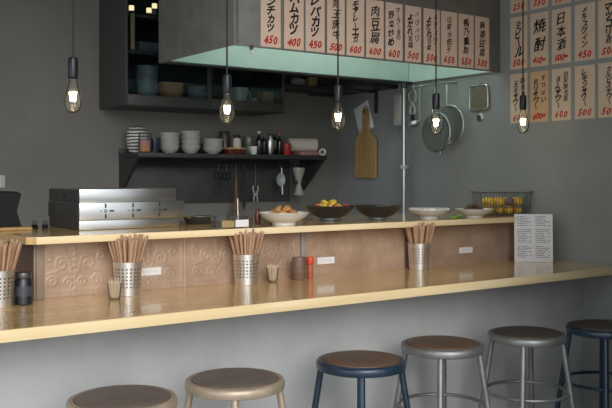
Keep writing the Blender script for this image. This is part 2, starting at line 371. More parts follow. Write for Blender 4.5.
MB().box((0.012, -0.002, HH/2), (0.024, 0.004, HH), bev=0.001).build('corner_strip', m_galv, hd)
p = at(251.6, 51, YH-0.01)
cl = thing('bulldog_clip', 'tiny silver clip on lower hood edge left of the paper menu strips', 'clip', (p.x, YH-0.0052, ZH-0.03))
MB().prism([(-0.012, 0.036), (0.012, 0.036), (0.007, 0.014), (-0.007, 0.014)], 'y', -0.008, -0.001).build('jaw', m_steel, cl)
MB().tube([(-0.006, -0.004, 0.014), (-0.009, -0.004, 0.002), (0, -0.004, -0.002), (0.009, -0.004, 0.002), (0.006, -0.004, 0.014)], 0.0016, 6).build('wire_handle', m_steel, cl)

# ------------------------------------------------------------------ lettering
_glyph = {}
def glyph(ch, bold=0.0, shear=0.0):
    key = (ch, bold, shear)
    if key in _glyph: return _glyph[key]
    c = bpy.data.curves.new('g', 'FONT'); c.body = ch; c.size = 1.0; c.offset = bold; c.shear = shear
    c.align_x = 'LEFT'; c.resolution_u = 2; c.fill_mode = 'FRONT'
    o = bpy.data.objects.new('g', c); COL.objects.link(o)
    dg = bpy.context.evaluated_depsgraph_get(); me = o.evaluated_get(dg).to_mesh()
    v = [tuple(x.co) for x in me.vertices]; f = [tuple(p.vertices) for p in me.polygons]
    o.evaluated_get(dg).to_mesh_clear(); bpy.data.objects.remove(o); bpy.data.curves.remove(c)
    if v:
        xs_ = [q[0] for q in v]; ys_ = [q[1] for q in v]
        cx, cy = (min(xs_)+max(xs_))/2, (min(ys_)+max(ys_))/2
        v = [(q[0]-cx, q[1]-cy) for q in v]
        if ord(ch) >= 0x3400:                      # dense characters: thicken by overlapping strokes
            n0 = len(v); base = list(v); f0 = list(f)
            for j, (ax, ay) in enumerate(((0.026, 0.010), (-0.026, -0.008), (0.0, 0.016)), 1):
                v += [(q[0]+ax, q[1]+ay) for q in base]; f += [tuple(i+j*n0 for i in p) for p in f0]
        ext = (max(xs_)-min(xs_), max(ys_)-min(ys_))
    else: ext = (0.3, 0.3)
    _glyph[key] = (v, f, ext); return _glyph[key]
def stamp(mb, ch, x, z, w, hgt, y, rot=0.0, bold=0.02, shear=0.12, rr=random):
    v, f, ext = glyph(ch, bold, shear)
    k = min(w/max(ext[0], 0.25), hgt/max(ext[1], 0.25))
    kx = k*rr.uniform(0.92, 1.08); kz = k*rr.uniform(0.95, 1.1); c, s_ = math.cos(rot), math.sin(rot)
    if ch in 'ー': kx = hgt*0.9/max(ext[0], ext[1]); kz = kx; c, s_ = math.cos(-PI/2+0.12), math.sin(-PI/2+0.12)
    a, b = rr.uniform(0, 6), rr.uniform(0, 6)
    vs = []
    for p in v:                                    # brush wobble
        px = p[0]+0.025*math.sin(7*p[1]+a); pz = p[1]+0.025*math.sin(6*p[0]+b)+0.10*p[0]
        X = px*kx; Z = pz*kz
        vs.append((x+X*c-Z*s_, y, z+X*s_+Z*c))
    mb.add(vs, f)
def menu_strip(loc, rz, w, hgt, main, price, label, group, paper, side=None, seed=0):
    rr = random.Random(seed)
    t = thing('menu_strip', label, 'menu sign', loc, rz, group)     # local: paper in xz, facing -y, base centre at origin
    MB().box((0, 0.0, hgt/2), (w, 0.0016, hgt), bev=0.0004, seg=1).build('paper', paper, t, smooth=False)
    n = len(main); zt = hgt*(0.93 if side is None else 0.86); zb = hgt*0.235; mb = MB(); y = -0.0011
    xc = 0.0 if side is None else -w*0.17
    wd = w*(0.66 if side is None else 0.48)
    step = (zt-zb)/n
    for i, ch in enumerate(main):
        stamp(mb, ch, xc+rr.uniform(-0.03, 0.03)*w, zt-step*(i+0.5), wd*rr.uniform(0.92, 1.12), step*(1.0 if ord(ch) < 0x3400 else 0.84), y, rr.uniform(-0.12, 0.12), 0.042 if ord(ch) < 0x3400 else 0.0, 0.12, rr)
    if side:
        sp = (hgt*0.93-hgt*0.36)/len(side)
        for i, ch in enumerate(side): stamp(mb, ch, w*0.24+rr.uniform(-0.02, 0.02)*w, hgt*0.93-sp*(i+0.5), w*0.24, sp*0.98, y, rr.uniform(-0.1, 0.1), 0.022 if ord(ch) < 0x3400 else 0.0, 0.12, rr)
    mb.build('brush_lettering', m_ink, t, smooth=False)
    mp_ = MB(); n = len(price); st = w*0.70/n
    for i, ch in enumerate(price): stamp(mp_, ch, -w*0.35+st*(i+0.5), hgt*0.115+rr.uniform(-0.01, 0.01)*hgt, st*1.15, hgt*0.125, y, rr.uniform(-0.14, 0.14), 0.04, 0.25, rr)
    mp_.build('price', m_red, t, smooth=False)
    return t
hood_signs = [
 (261.5, 281.5, 'メンチカツ', '450', None), (285, 304.5, 'ハムカツ', '400', None), (306.5, 325.5, 'レバカツ', '450', None),
 (328, 345.5, '青王唐牛', '500', None), (347.5, 365, 'モアレーエガ', '600', None), (367, 384.5, '肉豆腐', '600', None),
 (386.5, 403.5, '野菜炒め', '600', 'マーラー油の'), (406, 422, 'よだれ油鶏', '500', 'パリパリ'), (424.5, 440.5, 'よだれ豆腐', '500', 'パリパリ'),
 (442, 458, '山東水餃子', '650', None), (459.5, 474.5, '鴨乃薫製', '550', None), (476, 490, '麻婆豆腐', '550', None)]
ords = ['leftmost', 'second', 'third', 'fourth', 'fifth', 'sixth', 'seventh', 'eighth', 'ninth', 'tenth', 'eleventh', 'rightmost']
for i, (ua, ub, mn, pr, sd) in enumerate(hood_signs):
    xa, xb = xat(ua, YH-0.008), xat(ub, YH-0.008)
    lab = f'tan paper menu strip on the hood, {ords[i]} of twelve, brushed {mn} over red {pr}'
    menu_strip(((xa+xb)/2, YH-0.0010, ZH+0.008), 0, xb-xa, 0.298, mn, pr, lab, 'menu strips on the hood front', m_paper, sd, i+1)
cols = [(510.5, 527.5), (530.5, 548.5), (552, 571), (575, 595), (598.5, 620)]
rows = [(1.70, 1.98, [('玉米サワー', '600', '自家製梅'), ('青リサワー', '600-', 'すっぱい'), ('漬ムサワー', '600', '自家製生姜'), ('レモンサワー', '500', None), ('カルピスサワー', '500', None)], 'bottom'),
        (2.007, 2.303, [('生ビール', '500', None), ('焼酎', '450-', None), ('日本酒', '500-', None), ('グラスワイン', '450', None), ('マッコリ酒', '500', None)], 'middle'),
        (2.327, 2.62, [('芋水割り', '250', None), ('ハイボール', '350', None), ('ウーロン茶', '350', None), ('梅酒', '450', None), ('緑茶ハイ', '450', None)], 'top')]
pos5 = ['nearest the hood', 'second from hood', 'middle of five', 'fourth from hood', 'furthest from hood']
for ri, (za, zb, items, rn) in enumerate(rows):
    for ci, (mn, pr, sd) in enumerate(items):
        ya, yb = yat(cols[ci][0], XR), yat(cols[ci][1], XR)
        lab = f'drinks strip on right wall, {rn} row, {pos5[ci]}' + (f', brushed {mn} over {pr}' if rn != 'top' else f', mostly red price {pr} showing')
        menu_strip((XR-0.0010, (ya+yb)/2, za), -PI/2, abs(ya-yb), zb-za, mn, pr, lab, 'drinks strips on the right wall', m_paper3 if (ri == 0 and ci == 1) else m_paper2, sd, 40+ri*5+ci)

# ------------------------------------------------------------------ pendant bulbs
def pendant(u, vtip, y, label, px):
    tip = at(u, vtip, y)
    t = thing('pendant_bulb', label, 'lamp', (tip.x, y, tip.z), 0, 'row of pendant bulbs over the bar')
    R = 0.031; H = 0.128
    prof = [(0, 0), (0.010, 0.0012), (0.019, 0.007), (0.0265, 0.018), (0.0305, 0.032), (R, 0.044), (0.0285, 0.060), (0.0235, 0.080), (0.0180, 0.100), (0.0145, 0.115), (0.0135, H)]
    MB().lathe(prof, seg=28).build('glass_bulb', m_bulb, t, ang=80)
    f = MB()
    for k in range(6):
        a = 2*PI*k/6
        f.tube([(0.0075*math.cos(a), 0.0075*math.sin(a), 0.044), (0.0118*math.cos(a+0.3), 0.0118*math.sin(a+0.3), 0.076)], 0.0023, 6)
    f.build('filament', m_fil, t)
    MB().tube([(0, 0, 0.036), (0, 0, 0.118)], 0.0022, 8).build('stem', m_glass, t)
    MB().lathe([(0, H-0.004), (0.0145, H-0.004), (0.0175, H), (0.0182, H+0.006), (0.0182, H+0.064), (0.016, H+0.072), (0.006, H+0.076), (0, H+0.076)], seg=24).build('socket', m_sock, t)
    MB().tube([(0, 0, H+0.074), (0, 0, ZC-tip.z-0.001)], 0.0036, 8).build('cord', m_blackm, t)
pendant(73, 113.5, 2.98, 'bare pendant bulb on black cord, leftmost, alone before the grey wall', 0)
pendant(227, 124.5, 2.98, 'bare pendant bulb hanging before the left end of the hood and dark cabinet', 0)
pendant(338, 131, 2.98, 'bare pendant bulb left of the hanging cutting board', 0)
pendant(436, 135, 2.98, 'bare pendant bulb hanging before the round strainers', 0)
pendant(523, 133.5, 2.98, 'bare pendant bulb hanging before the drinks strips, rightmost', 0)

# ------------------------------------------------------------------ stools
def stool(u, v, label, mrim, mseat, rz_off=0.0, R=0.168):
    z = 0.72; s = (u-306)/F; t = (CAMZ-z)*F/(v-HOR)
    x = (math.sin(PSI)+s*math.cos(PSI))*t; y = (math.cos(PSI)-s*math.sin(PSI))*t
    o = thing('bar_stool', label, 'stool', (x, y, 0), math.atan2(-y, -x)+rz_off, 'round stools along the bar')
    MB().lathe([(0, z-0.034), (R-0.03, z-0.034), (R-0.012, z-0.036), (R-0.002, z-0.032), (R, z-0.024), (R, z-0.012), (R-0.004, z-0.003), (R-0.012, z), (R-0.020, z-0.001), (R-0.022, z-0.005), (0, z-0.005)], seg=56).build('seat_rim', mrim, o, ang=50)
    MB().lathe([(0, z-0.0045), (R-0.0225, z-0.0045), (R-0.0235, z+0.001), (R-0.03, z+0.004), (R-0.06, z+0.0055), (0, z+0.006)], seg=56).build('seat_pad', mseat, o, ang=50)
    def rad(zz): return 0.148+(0.69-zz)*0.155
    for k in range(4):
        a = PI/2*k; c, s_ = math.cos(a), math.sin(a)
        lgm = MB().tube([(rad(0.686)*c, rad(0.686)*s_, 0.686), (rad(0.012)*c, rad(0.012)*s_, 0.012)], 0.0125, 12).build('leg', mrim, o)
        MB().lathe([(0, 0), (0.015, 0), (0.016, 0.004), (0.015, 0.024), (0.0126, 0.026)], (rad(0.006)*c, rad(0.006)*s_, 0), 14).build('rubber_foot', m_rubber, lgm)
    MB().ring((0, 0, 0.465), rad(0.465)-0.008, 0.0075, 56, 10).build('foot_ring', mrim, o)
    return o
stool(122.5, 397, 'beige metal stool with grey-brown seat pad, nearest, at the left end', m_beige, m_leathg, 0.15)
stool(235, 378, 'beige metal stool with grey-brown pad, second from the left', m_beige, m_leathg, 0.0)
stool(361, 358.8, 'navy blue stool with warm brown seat pad, third from the left', m_navy, m_leathb, 0.02)
stool(442, 342.6, 'silver metal stool with brown pad, right of the brown padded navy stool', m_silver, m_leathb, -0.04)
stool(527, 332.2, 'silver metal stool with dark brown pad, beside the rightmost navy stool', m_silver, m_leathd, -0.10)
stool(604, 325.2, 'navy blue stool with dark pad, at the right end by the wall', m_navy, m_leathd, 0.05)

# ------------------------------------------------------------------ chopstick holders and small things on the worktop
e = 0.0006
def holder(u, y, label, nst, group, gl, zs_=1.0, seed=1):
    x = xat(u, y); rr = random.Random(seed)
    t = thing('chopstick_holder', label, 'holder', (x, y, ZT+e), 0.4, 'perforated steel chopstick holders')
    Hc = 0.128
    MB().lathe([(0, 0), (0.0455, 0), (0.047, 0.002), (0.0560, Hc-0.003), (0.0580, Hc), (0.0565, Hc), (0.0550, Hc-0.003), (0.0457, 0.0035), (0, 0.003)], seg=48).build('perforated_cup', m_perf, t, ang=50)
    ga = PI*(3-math.sqrt(5)); first = None
    for k in range(nst):
        r = math.sqrt((k+0.5)/nst); a = k*ga+rr.uniform(-0.1, 0.1)
        p = Vector((0.017*r*math.cos(a), 0.017*r*math.sin(a), 0))
        L = 0.222+rr.uniform(-0.012, 0.010)
        q = Vector((0.083*r*math.cos(a), 0.083*r*math.sin(a), 0))*rr.uniform(0.92, 1.02)
        d = Vector((q.x-p.x, q.y-p.y, 0.215)).normalized()
        rot = d.to_track_quat('Z', 'Y').to_euler()
        loc = Vector((x, y, ZT+0.006))+p
        if first is None:
            mb = MB()
            a0, a1 = 0.0016, 0.0044
            mb.add([(-a0, -a0, 0), (a0, -a0, 0), (a0, a0, 0), (-a0, a0, 0), (-a1*1.1, -a1*0.7, 0.2), (a1*1.1, -a1*0.7, 0.2), (a1*1.1, a1*0.7, 0.2), (-a1*1.1, a1*0.7, 0.2),
                    (-a1*0.9, -a1*0.6, 0.206), (a1*0.9, -a1*0.6, 0.206), (a1*0.9, a1*0.6, 0.206), (-a1*0.9, a1*0.6, 0.206)],
                   [(3, 2, 1, 0), (8, 9, 10, 11)]+[(q0+i, q0+(i+1) % 4, q0+4+(i+1) % 4, q0+4+i) for q0 in (0, 4) for i in range(4)])
            c = mb.build('chopstick', m_chop, smooth=False); first = c
        else:
            c = first.copy(); COL.objects.link(c)
        c.location = loc; c.rotation_euler = rot; c.scale = (1, 1, L/0.206)
        tag(c, gl, 'chopstick', group)
holder(-1.5, 3.02, 'perforated steel cup of chopsticks at left edge beside the black jar', 50, 'chopsticks in the leftmost cup', 'brown wooden chopstick standing in the leftmost perforated steel cup', seed=1)
holder(127.5, 3.035, 'perforated steel cup of chopsticks behind a glass of toothpicks, below steel appliance', 58, 'chopsticks in the second cup', 'brown wooden chopstick in the perforated cup just behind a toothpick glass', seed=2)
holder(246, 3.045, 'perforated steel cup of chopsticks left of the brown pottery cup', 56, 'chopsticks in the third cup', 'brown wooden chopstick in the perforated cup below the white bowl', seed=3)
holder(419, 3.05, 'perforated steel cup of chopsticks below the ribbed white bowl, rightmost', 54, 'chopsticks in the rightmost cup', 'brown wooden chopstick in the rightmost perforated steel cup', seed=4)
def picks(u, y, label, gl, group, seed):
    x = xat(u, y); rr = random.Random(seed)
    t = thing('toothpick_glass', label, 'glass', (x, y, ZT+e), 0, 'glasses of toothpicks')
    MB().lathe([(0, 0), (0.019, 0), (0.021, 0.003), (0.0265, 0.060), (0.0258, 0.060), (0.020, 0.005), (0, 0.004)], seg=28).build('glass_cup', m_glass, t, ang=60)
    first = None; n = 20; ga = PI*(3-math.sqrt(5))
    for k in range(n):
        r = math.sqrt((k+0.5)/n); a = k*ga
        p = Vector((0.011*r*math.cos(a), 0.011*r*math.sin(a), 0)); d = Vector((0.015*r*math.cos(a), 0.015*r*math.sin(a), 0.066)).normalized()
        if first is None:
            c = MB().tube([(0, 0, 0), (0, 0, 0.010), (0, 0, 0.056), (0, 0, 0.066)], [0.0005, 0.0013, 0.0013, 0.0005], 6).build('toothpick', m_pick); first = c
        else: c = first.copy(); COL.objects.link(c)
        c.location = Vector((x, y, ZT+0.0055))+p; c.rotation_euler = d.to_track_quat('Z', 'Y').to_euler(); c.scale = (1, 1, rr.uniform(0.95, 1.12))
        tag(c, gl, 'toothpick', group)
picks(114.5, 2.955, 'small clear glass of toothpicks in front of a perforated chopstick cup', 'pale wooden toothpick in the small glass before the chopstick cup', 'toothpicks in the left glass', 5)
picks(272.5, 3.05, 'small clear glass of toothpicks left of the brown pottery cup', 'pale wooden toothpick in the glass left of the brown cup', 'toothpicks in the right glass', 6)
# black jar
x = xat(23.5, 3.03); t = thing('spice_jar', 'squat black glass jar with grey lid beside the leftmost chopstick cup', 'jar', (x, 3.03, ZT+e))
MB().lathe([(0, 0), (0.028, 0), (0.031, 0.003), (0.031, 0.082), (0.026, 0.092), (0.025, 0.094), (0, 0.094)], seg=28).build('body', M('dark_jar_glass', (0.012, 0.013, 0.018), 0.3, coat=0.1), t)
MB().lathe([(0, 0.094), (0.028, 0.094), (0.029, 0.097), (0.029, 0.109), (0.027, 0.113), (0, 0.114)], seg=28).build('lid', M('jar_lid', (0.10, 0.10, 0.10), 0.3, 0.6), t)
MB().lathe([(0.0313, 0.030), (0.0315, 0.032), (0.0315, 0.064), (0.0313, 0.066)], seg=28).build('label_band', M('jar_label', (0.05, 0.055, 0.075), 0.4), t)
# brown pottery cup, red capped shaker
x = xat(297, 3.065); t = thing('pottery_cup', 'brown cylindrical pottery cup left of the red capped shaker', 'cup', (x, 3.05, ZT+e))
MB().lathe([(0, 0), (0.028, 0), (0.0300, 0.003), (0.0305, 0.092), (0.029, 0.098), (0.0272, 0.098), (0.0268, 0.09), (0.026, 0.006), (0, 0.005)], seg=32).build('cup_body', m_browng, t)
MB().lathe([(0.0305, 0.030), (0.0312, 0.032), (0.0312, 0.036), (0.0305, 0.038)], seg=32).build('ridge', m_browng, t)
x = xat(310, 3.055); t = thing('spice_shaker', 'slim chili shaker with red cap beside the brown pottery cup', 'shaker', (x, 3.055, ZT+e))
MB().lathe([(0, 0), (0.0125, 0), (0.0135, 0.003), (0.0135, 0.060), (0.012, 0.064), (0, 0.064)], seg=24).build('bottle', m_chili, t)
MB().lathe([(0, 0.064), (0.0165, 0.064), (0.0175, 0.067), (0.0175, 0.088), (0.015, 0.095), (0.006, 0.097), (0, 0.097)], seg=24).build('cap', m_redp, t)

# menu card
pl_, pr_ = at(514.5, 262, 3.015), at(553, 262.5, 2.88)
pl_.z = pr_.z = ZT; d = pr_-pl_; wc = d.length; hc = 0.252
t = thing('menu_card', 'white printed menu card leaning at the right end of the bar worktop', 'menu', ((pl_.x+pr_.x)/2, (pl_.y+pr_.y)/2, ZT+0.001), math.atan2(d.y, d.x))
ln = MB(); ln.box((0, 0, hc/2), (wc, 0.002, hc)); cd = ln.build('card', m_white, t, smooth=False); cd.rotation_euler = (-0.07, 0, 0)
rr = random.Random(3)
for cx in (-0.30, 0.18):
    tx = MB(); z = hc*0.95; row = 0
    while z > hc*0.10:
        row += 1
        if row % 9 == 7: z -= 0.012; continue
        L = rr.uniform(0.18, 0.34)*wc; x = cx*wc-0.13*wc
        while L > 0:
            sgl = rr.uniform(0.004, 0.009)
            tx.box((x+sgl/2, -0.0013, z+rr.uniform(-0.0007, 0.0007)), (sgl*0.8, 0.0004, rr.uniform(0.0022, 0.0042))); x += sgl; L -= sgl
        if row % 2 == 0 and z < hc*0.9: tx.box((cx*wc+0.22*wc, -0.0013, z), (0.010, 0.0004, 0.003))
        z -= 0.0095
    tx.build('print_column', m_grytxt, cd, smooth=False)

# ------------------------------------------------------------------ things on the serving ledge
def on_ledge(u, v):
    s = (u-306)/F; t = (CAMZ-ZL)*F/(v-HOR)
    return Vector(((math.sin(PSI)+s*math.cos(PSI))*t, (math.cos(PSI)-s*math.sin(PSI))*t, ZL+e))
# steel appliance
p = on_ledge(78, 230.7)
X0, Y0 = p.x, 3.27; Wd = 0.465
t = thing('steel_grill_box', 'stepped stainless steel appliance with cross shaped vents on the left of the ledge', 'appliance', (X0, Y0, ZL+e))
def shell(mb, x0_, x1_, y0_, y1_, z0_, z1_): return mb.box(((x0_+x1_)/2, (y0_+y1_)/2, (z0_+z1_)/2), (x1_-x0_, y1_-y0_, z1_-z0_), bev=0.0025)
shell(MB(), 0.004, Wd-0.02, 0.012, 0.36, 0.0, 0.0395).build('base_tray', m_steel, t)
shell(MB(), 0.0, Wd, 0.0, 0.37, 0.040, 0.110).build('vent_housing', m_steel, t)
shell(MB(), 0.004, Wd-0.035, 0.010, 0.36, 0.1105, 0.165).build('top_box', m_steel, t)
for (zz0, zz1, xo, n) in ((0.002, 0.038, 0.0025, 'side_plate'), (0.042, 0.108, -0.0015, 'side_plate'), (0.1125, 0.163, 0.0025, 'side_plate')):
    shell(MB(), xo-0.003, xo+0.0005, 0.004 if xo < 0 else 0.014, 0.36, zz0, zz1).build(n, m_dkmet, t)
for k, u in enumerate((105.7, 133, 159.5)):
    cx = xat(u, Y0)-X0; cz = 0.076; vt = MB()
    vt.box((cx, -0.0006, cz+0.021), (0.007, 0.0012, 0.017), bev=0.0005, seg=1); vt.box((cx, -0.0006, cz-0.021), (0.007, 0.0012, 0.017), bev=0.0005, seg=1)
    vt.box((cx+0.026, -0.0006, cz), (0.020, 0.0012, 0.007), bev=0.0005, seg=1); vt.box((cx-0.020, -0.0006, cz), (0.005, 0.0012, 0.005), bev=0.0005, seg=1)
    vt.lathe([(0.0036, -0.0006), (0.0036, 0.0006), (0.0066, 0.0006), (0.0066, -0.0006), (0.0036, -0.0006)], (cx, -0.0006, cz), 16, (PI/2, 0, 0))
    vt.build('vent_slots', m_blackm, t, smooth=False)
kb = MB().box((0.0005-0.002, 0.16, 0.138), (0.004, 0.05, 0.014), bev=0.001).build('side_handle', m_blackm, t)
# wooden board and black container at the far left
p = at(22.5, 228.5, 3.55)
bd = MB().box((0, 0, 0.006), (0.36, 0.30, 0.012), bev=0.003).build('wooden_board', m_cut); put(bd, (p.x-0.18+0.004, 3.58, ZL+e)); tag(bd, 'flat wooden board under the black container at the far left', 'board')
xr = at(21.5, 210, 3.47).x-0.012
bc = thing('black_container', 'glossy black waisted container standing on wooden board at far left', 'container', (xr-0.13, 3.56, ZL+e+0.0125))
MB().prism([(-0.14, 0), (0.142, 0), (0.124, 0.062), (0.142, 0.132), (0.136, 0.138), (-0.136, 0.138), (-0.14, 0.132), (-0.124, 0.062)], 'y', -0.09, 0.09).build('body', m_black, bc)
MB().box((0.0, 0.0, 0.1400), (0.262, 0.17, 0.0036), bev=0.001).build('lid', m_black, bc)
for k, (u, lab) in enumerate(((34.5, 'tiny black spring clip beside the black container on the ledge'), (45, 'tiny black spring clip nearest the steel appliance'))):
    p = on_ledge(u, 228.5)
    c = thing('spring_clip', lab, 'clip', p, 0.5+k, 'small black clips on the ledge')
    MB().prism([(-0.012, 0), (0.012, 0), (0.003, 0.016), (-0.003, 0.016)], 'y', -0.011, 0.011).build('jaw', m_black, c)
    MB().tube([(-0.002, -0.008, 0.016), (-0.009, -0.004, 0.032), (-0.009, 0.004, 0.032), (-0.002, 0.008, 0.016)], 0.0014, 6).build('wire_arm', m_dkmet, c)
    MB().tube([(0.002, -0.008, 0.016), (0.009, -0.004, 0.030), (0.009, 0.004, 0.030), (0.002, 0.008, 0.016)], 0.0014, 6).build('wire_arm', m_dkmet, c)
# small pan
p = on_ledge(199, 222); p.y = 3.45; p.x = xat(199, 3.45)
pn = thing('small_pan', 'small dark frying pan on the ledge right of the steel appliance', 'pan', p, 0.5)
MB().lathe([(0, 0), (0.055, 0), (0.060, 0.003), (0.075, 0.034), (0.0735, 0.034), (0.058, 0.005), (0, 0.004)], seg=36).build('pan_body', m_dkmet, pn)
MB().tube([(-0.072, 0, 0.028), (-0.11, 0, 0.040), (-0.17, 0, 0.046)], 0.006, 8).build('handle', m_steel, pn)
MB().ring((0, 0, 0.034), 0.0745, 0.0013, 36, 6).build('rim', m_steel, pn)
# steel container with card
p = on_ledge(230, 227); p.y = 3.12; p.x = xat(229.5, 3.12)
t = thing('seasoning_box', 'low clear box of seasonings on the ledge left of the red bottle', 'box', p)
mb = MB(); w_, d_, h_ = 0.128, 0.09, 0.050
for c, dd in (((0, -d_/2, h_/2), (w_, 0.002, h_)), ((0, d_/2, h_/2), (w_, 0.002, h_)), ((-w_/2, 0, h_/2), (0.002, d_, h_)), ((w_/2, 0, h_/2), (0.002, d_, h_)), ((0, 0, 0.001), (w_, d_, 0.002)), ((0.004, 0, h_/2), (0.0015, d_, h_))): mb.box(c, dd)
mb.build('tray_walls', m_glass, t, smooth=False)
MB().box((-0.031, 0, 0.016), (0.060, 0.084, 0.027)).build('tan_seasoning', m_tan, t)
MB().box((0.034, -0.0465, 0.018), (0.064, 0.0012, 0.030)).build('white_card', m_white, t)
MB().tube([(0.055, 0.02, 0.004), (0.058, 0.03, 0.12)], 0.0015, 8).build('spoon_handle', m_steel, t)
# red bottle
p = on_ledge(257.5, 224); t = thing('sauce_bottle', 'small dark red bottle left of the white bowl on the ledge', 'bottle', p)
MB().lathe([(0, 0), (0.013, 0), (0.014, 0.002), (0.014, 0.040), (0.009, 0.050), (0.009, 0.053), (0, 0.053)], seg=20).build('body', m_dred, t)
MB().lathe([(0, 0.053), (0.0105, 0.053), (0.0105, 0.066), (0.009, 0.068), (0, 0.068)], seg=20).build('cap', m_dred, t)
# bowls
def bowl(u, v, y, R, H, foot, mat, label, name='serving_bowl', rings=False, gname='serving bowls on the ledge'):
    x = xat(u, y)
    t = thing(name, label, 'bowl', (x, y, ZL+e), 0, gname)
    f = foot
    MB().lathe([(0, 0.004), (f*0.8, 0.004), (f*0.85, 0), (f, 0), (f*1.02, 0.010), (R*0.62, H*0.32), (R*0.86, H*0.66), (R*0.985, H*0.97), (R, H), (R*0.985, H+0.001), (R*0.955, H*0.97), (R*0.82, H*0.68), (R*0.55, H*0.36), (f*0.8, 0.014), (0, 0.013)], seg=48).build('bowl_body', mat, t, ang=60)
    return t, Vector((x, y, ZL+e))
def pieces(c, R, z0, n, r, mats, name, labels, cat, group, sq=(1, 0.8, 0.7), layers=2, seed=0, amp=0.25, collide=0.86):
    rr = random.Random(seed); done = 0
    for L in range(layers):
        k_ = n if L == 0 else max(1, n//2-L); RR = R*(1-0.45*L)
        for k in range(k_):
            a = 2*PI*k/k_+L*0.5; rad = RR if k_ > 1 else 0
            if L == 0 and k_ > 6 and k == k_-1: rad = 0
            o = MB().blob((0, 0, 0), r*rr.uniform(0.9, 1.1), amp, 2, sq, rr.randint(0, 999)).build(name, mats[(k+L) % len(mats)], None, ang=80)
            put(o, (c.x+rad*math.cos(a), c.y+rad*math.sin(a), c.z+z0+L*r*1.05), (0, 0, rr.uniform(0, 6)))
            tag(o, labels[(k+L) % len(labels)], cat, group)
t, c = bowl(284, 224, 3.14, 0.1135, 0.055, 0.052, m_cer, 'wide white bowl heaped with fried pieces, left of the two black bowls')
pieces(c, 0.046, 0.046, 9, 0.0215, [m_fried], 'fried_chicken', ['golden brown fried piece heaped in the wide white bowl'], 'food', 'fried pieces in the white bowl', layers=2, seed=2, amp=0.5)
t, c = bowl(330, 220, 3.33, 0.124, 0.072, 0.042, m_cerblk, 'wide black bowl holding yellow and red vegetables, left of the empty black bowl')
MB().lathe([(0, 0.003), (0.047, 0.003), (0.047, 0.014), (0.044, 0.014), (0, 0.014)], seg=32).build('foot_band', m_cerbl, t)
pieces(c, 0.050, 0.068, 9, 0.019, [m_yel2], 'yellow_pepper_piece', ['yellow pepper piece heaped in the left black bowl'], 'food', 'yellow pieces in the black bowl', layers=2, seed=4, amp=0.35)
for k in range(5):
    a = 0.6+k*1.26; o = MB().blob((0, 0, 0), 0.013, 0.35, 2, (1.2, 0.8, 0.5), 60+k).build('red_pepper_piece', m_redv, None, ang=80)
    put(o, (c.x+0.078*math.cos(a), c.y+0.078*math.sin(a), c.z+0.074), (0, 0, a)); tag(o, 'red pepper piece at the edge of the left black bowl heap', 'food', 'red pieces in the black bowl')
t, c = bowl(378, 219.5, 3.25, 0.122, 0.070, 0.040, m_cerblk, 'wide black bowl without visible food, just left of the thin steel pole')
MB().lathe([(0, 0.003), (0.045, 0.003), (0.045, 0.013), (0.042, 0.013), (0, 0.013)], seg=32).build('foot_band', m_cerbl, t)
t, c = bowl(429, 219, 3.20, 0.106, 0.044, 0.048, m_cer, 'wide white bowl with ribbed rim, right of the thin steel pole')
rb = MB()
for k in range(44):
    a = 2*PI*k/44; rb.box((0.1035*math.cos(a), 0.1035*math.sin(a), 0.0485), (0.003, 0.007, 0.008), (0, 0, a))
rb.build('rim_ribs', m_cer, t, smooth=False)
t, c = bowl(474, 217, 3.125, 0.103, 0.044, 0.048, m_cer, 'wide white bowl of dark simmered food, beside the wire basket')
pieces(c, 0.042, 0.040, 9, 0.0175, [m_bmeat], 'simmered_piece', ['dark brown simmered piece heaped in the white bowl by the basket'], 'food', 'simmered pieces in the white bowl', layers=2, seed=9)
rr = random.Random(5)
for k in range(5):
    q = on_ledge(455+rr.uniform(-4, 4), 216.8); q.y = 3.075+0.012*k; q.x = xat(453+k*1.6, q.y)
    o = MB().blob((0, 0, 0), 0.014, 0.4, 2, (1.3, 0.7, 0.55), 80+k).build('green_sprig', m_green, None, ang=80); put(o, (q.x, q.y, ZL+0.0085), (0, 0, k*1.3))
    tag(o, 'green leafy piece lying on ledge between the two white bowls right of the pole', 'food', 'green pieces between the white bowls')
# wire basket with yellow fruit
bx, by = 3.628, 3.212; bw, bdp, bh = 0.30, 0.125, 0.125; BRZ = math.radians(-24)
t = thing('wire_basket', 'dark wire basket of yellow fruit on the ledge behind the menu card', 'basket', (bx, by, ZL+e), BRZ)
mb = MB(); r = 0.0018
def rect(w, d, z): return [(-w/2, -d/2, z), (w/2, -d/2, z), (w/2, d/2, z), (-w/2, d/2, z)]
for z, k in ((0.003, 0.9), (0.045, 0.93), (bh, 1.0)):
    q = rect(bw*k, bdp*k, z)
    for a, b in zip(q, q[1:]+q[:1]): mb.tube([a, b], r*1.5 if z == bh else r, 6)
n = 17
for k in range(n+1):
    f_ = k/n-0.5
    for s_ in (-1, 1): mb.tube([(f_*bw*0.9, s_*bdp*0.45, 0.003), (f_*bw, s_*bdp*0.5, bh)], r, 6)
    mb.tube([(f_*bw*0.9, -bdp*0.45, 0.003), (f_*bw*0.9, bdp*0.45, 0.003)], r*0.8, 6)
for k in range(9):
    f_ = k/8-0.5
    for s_ in (-1, 1): mb.tube([(s_*bw*0.45, f_*bdp*0.9, 0.003), (s_*bw*0.5, f_*bdp, bh)], r, 6)
mb.build('wire_frame', m_wire, t)
for s_ in (-1, 1): MB().tube([(s_*bw/2, -0.045, bh), (s_*(bw/2+0.018), -0.04, bh+0.008), (s_*(bw/2+0.018), 0.04, bh+0.008), (s_*bw/2, 0.045, bh)], r*1.5, 6).build('wire_handle', m_wire, t)
Rb = Matrix.Rotation(BRZ, 3, 'Z'); q_ = 0
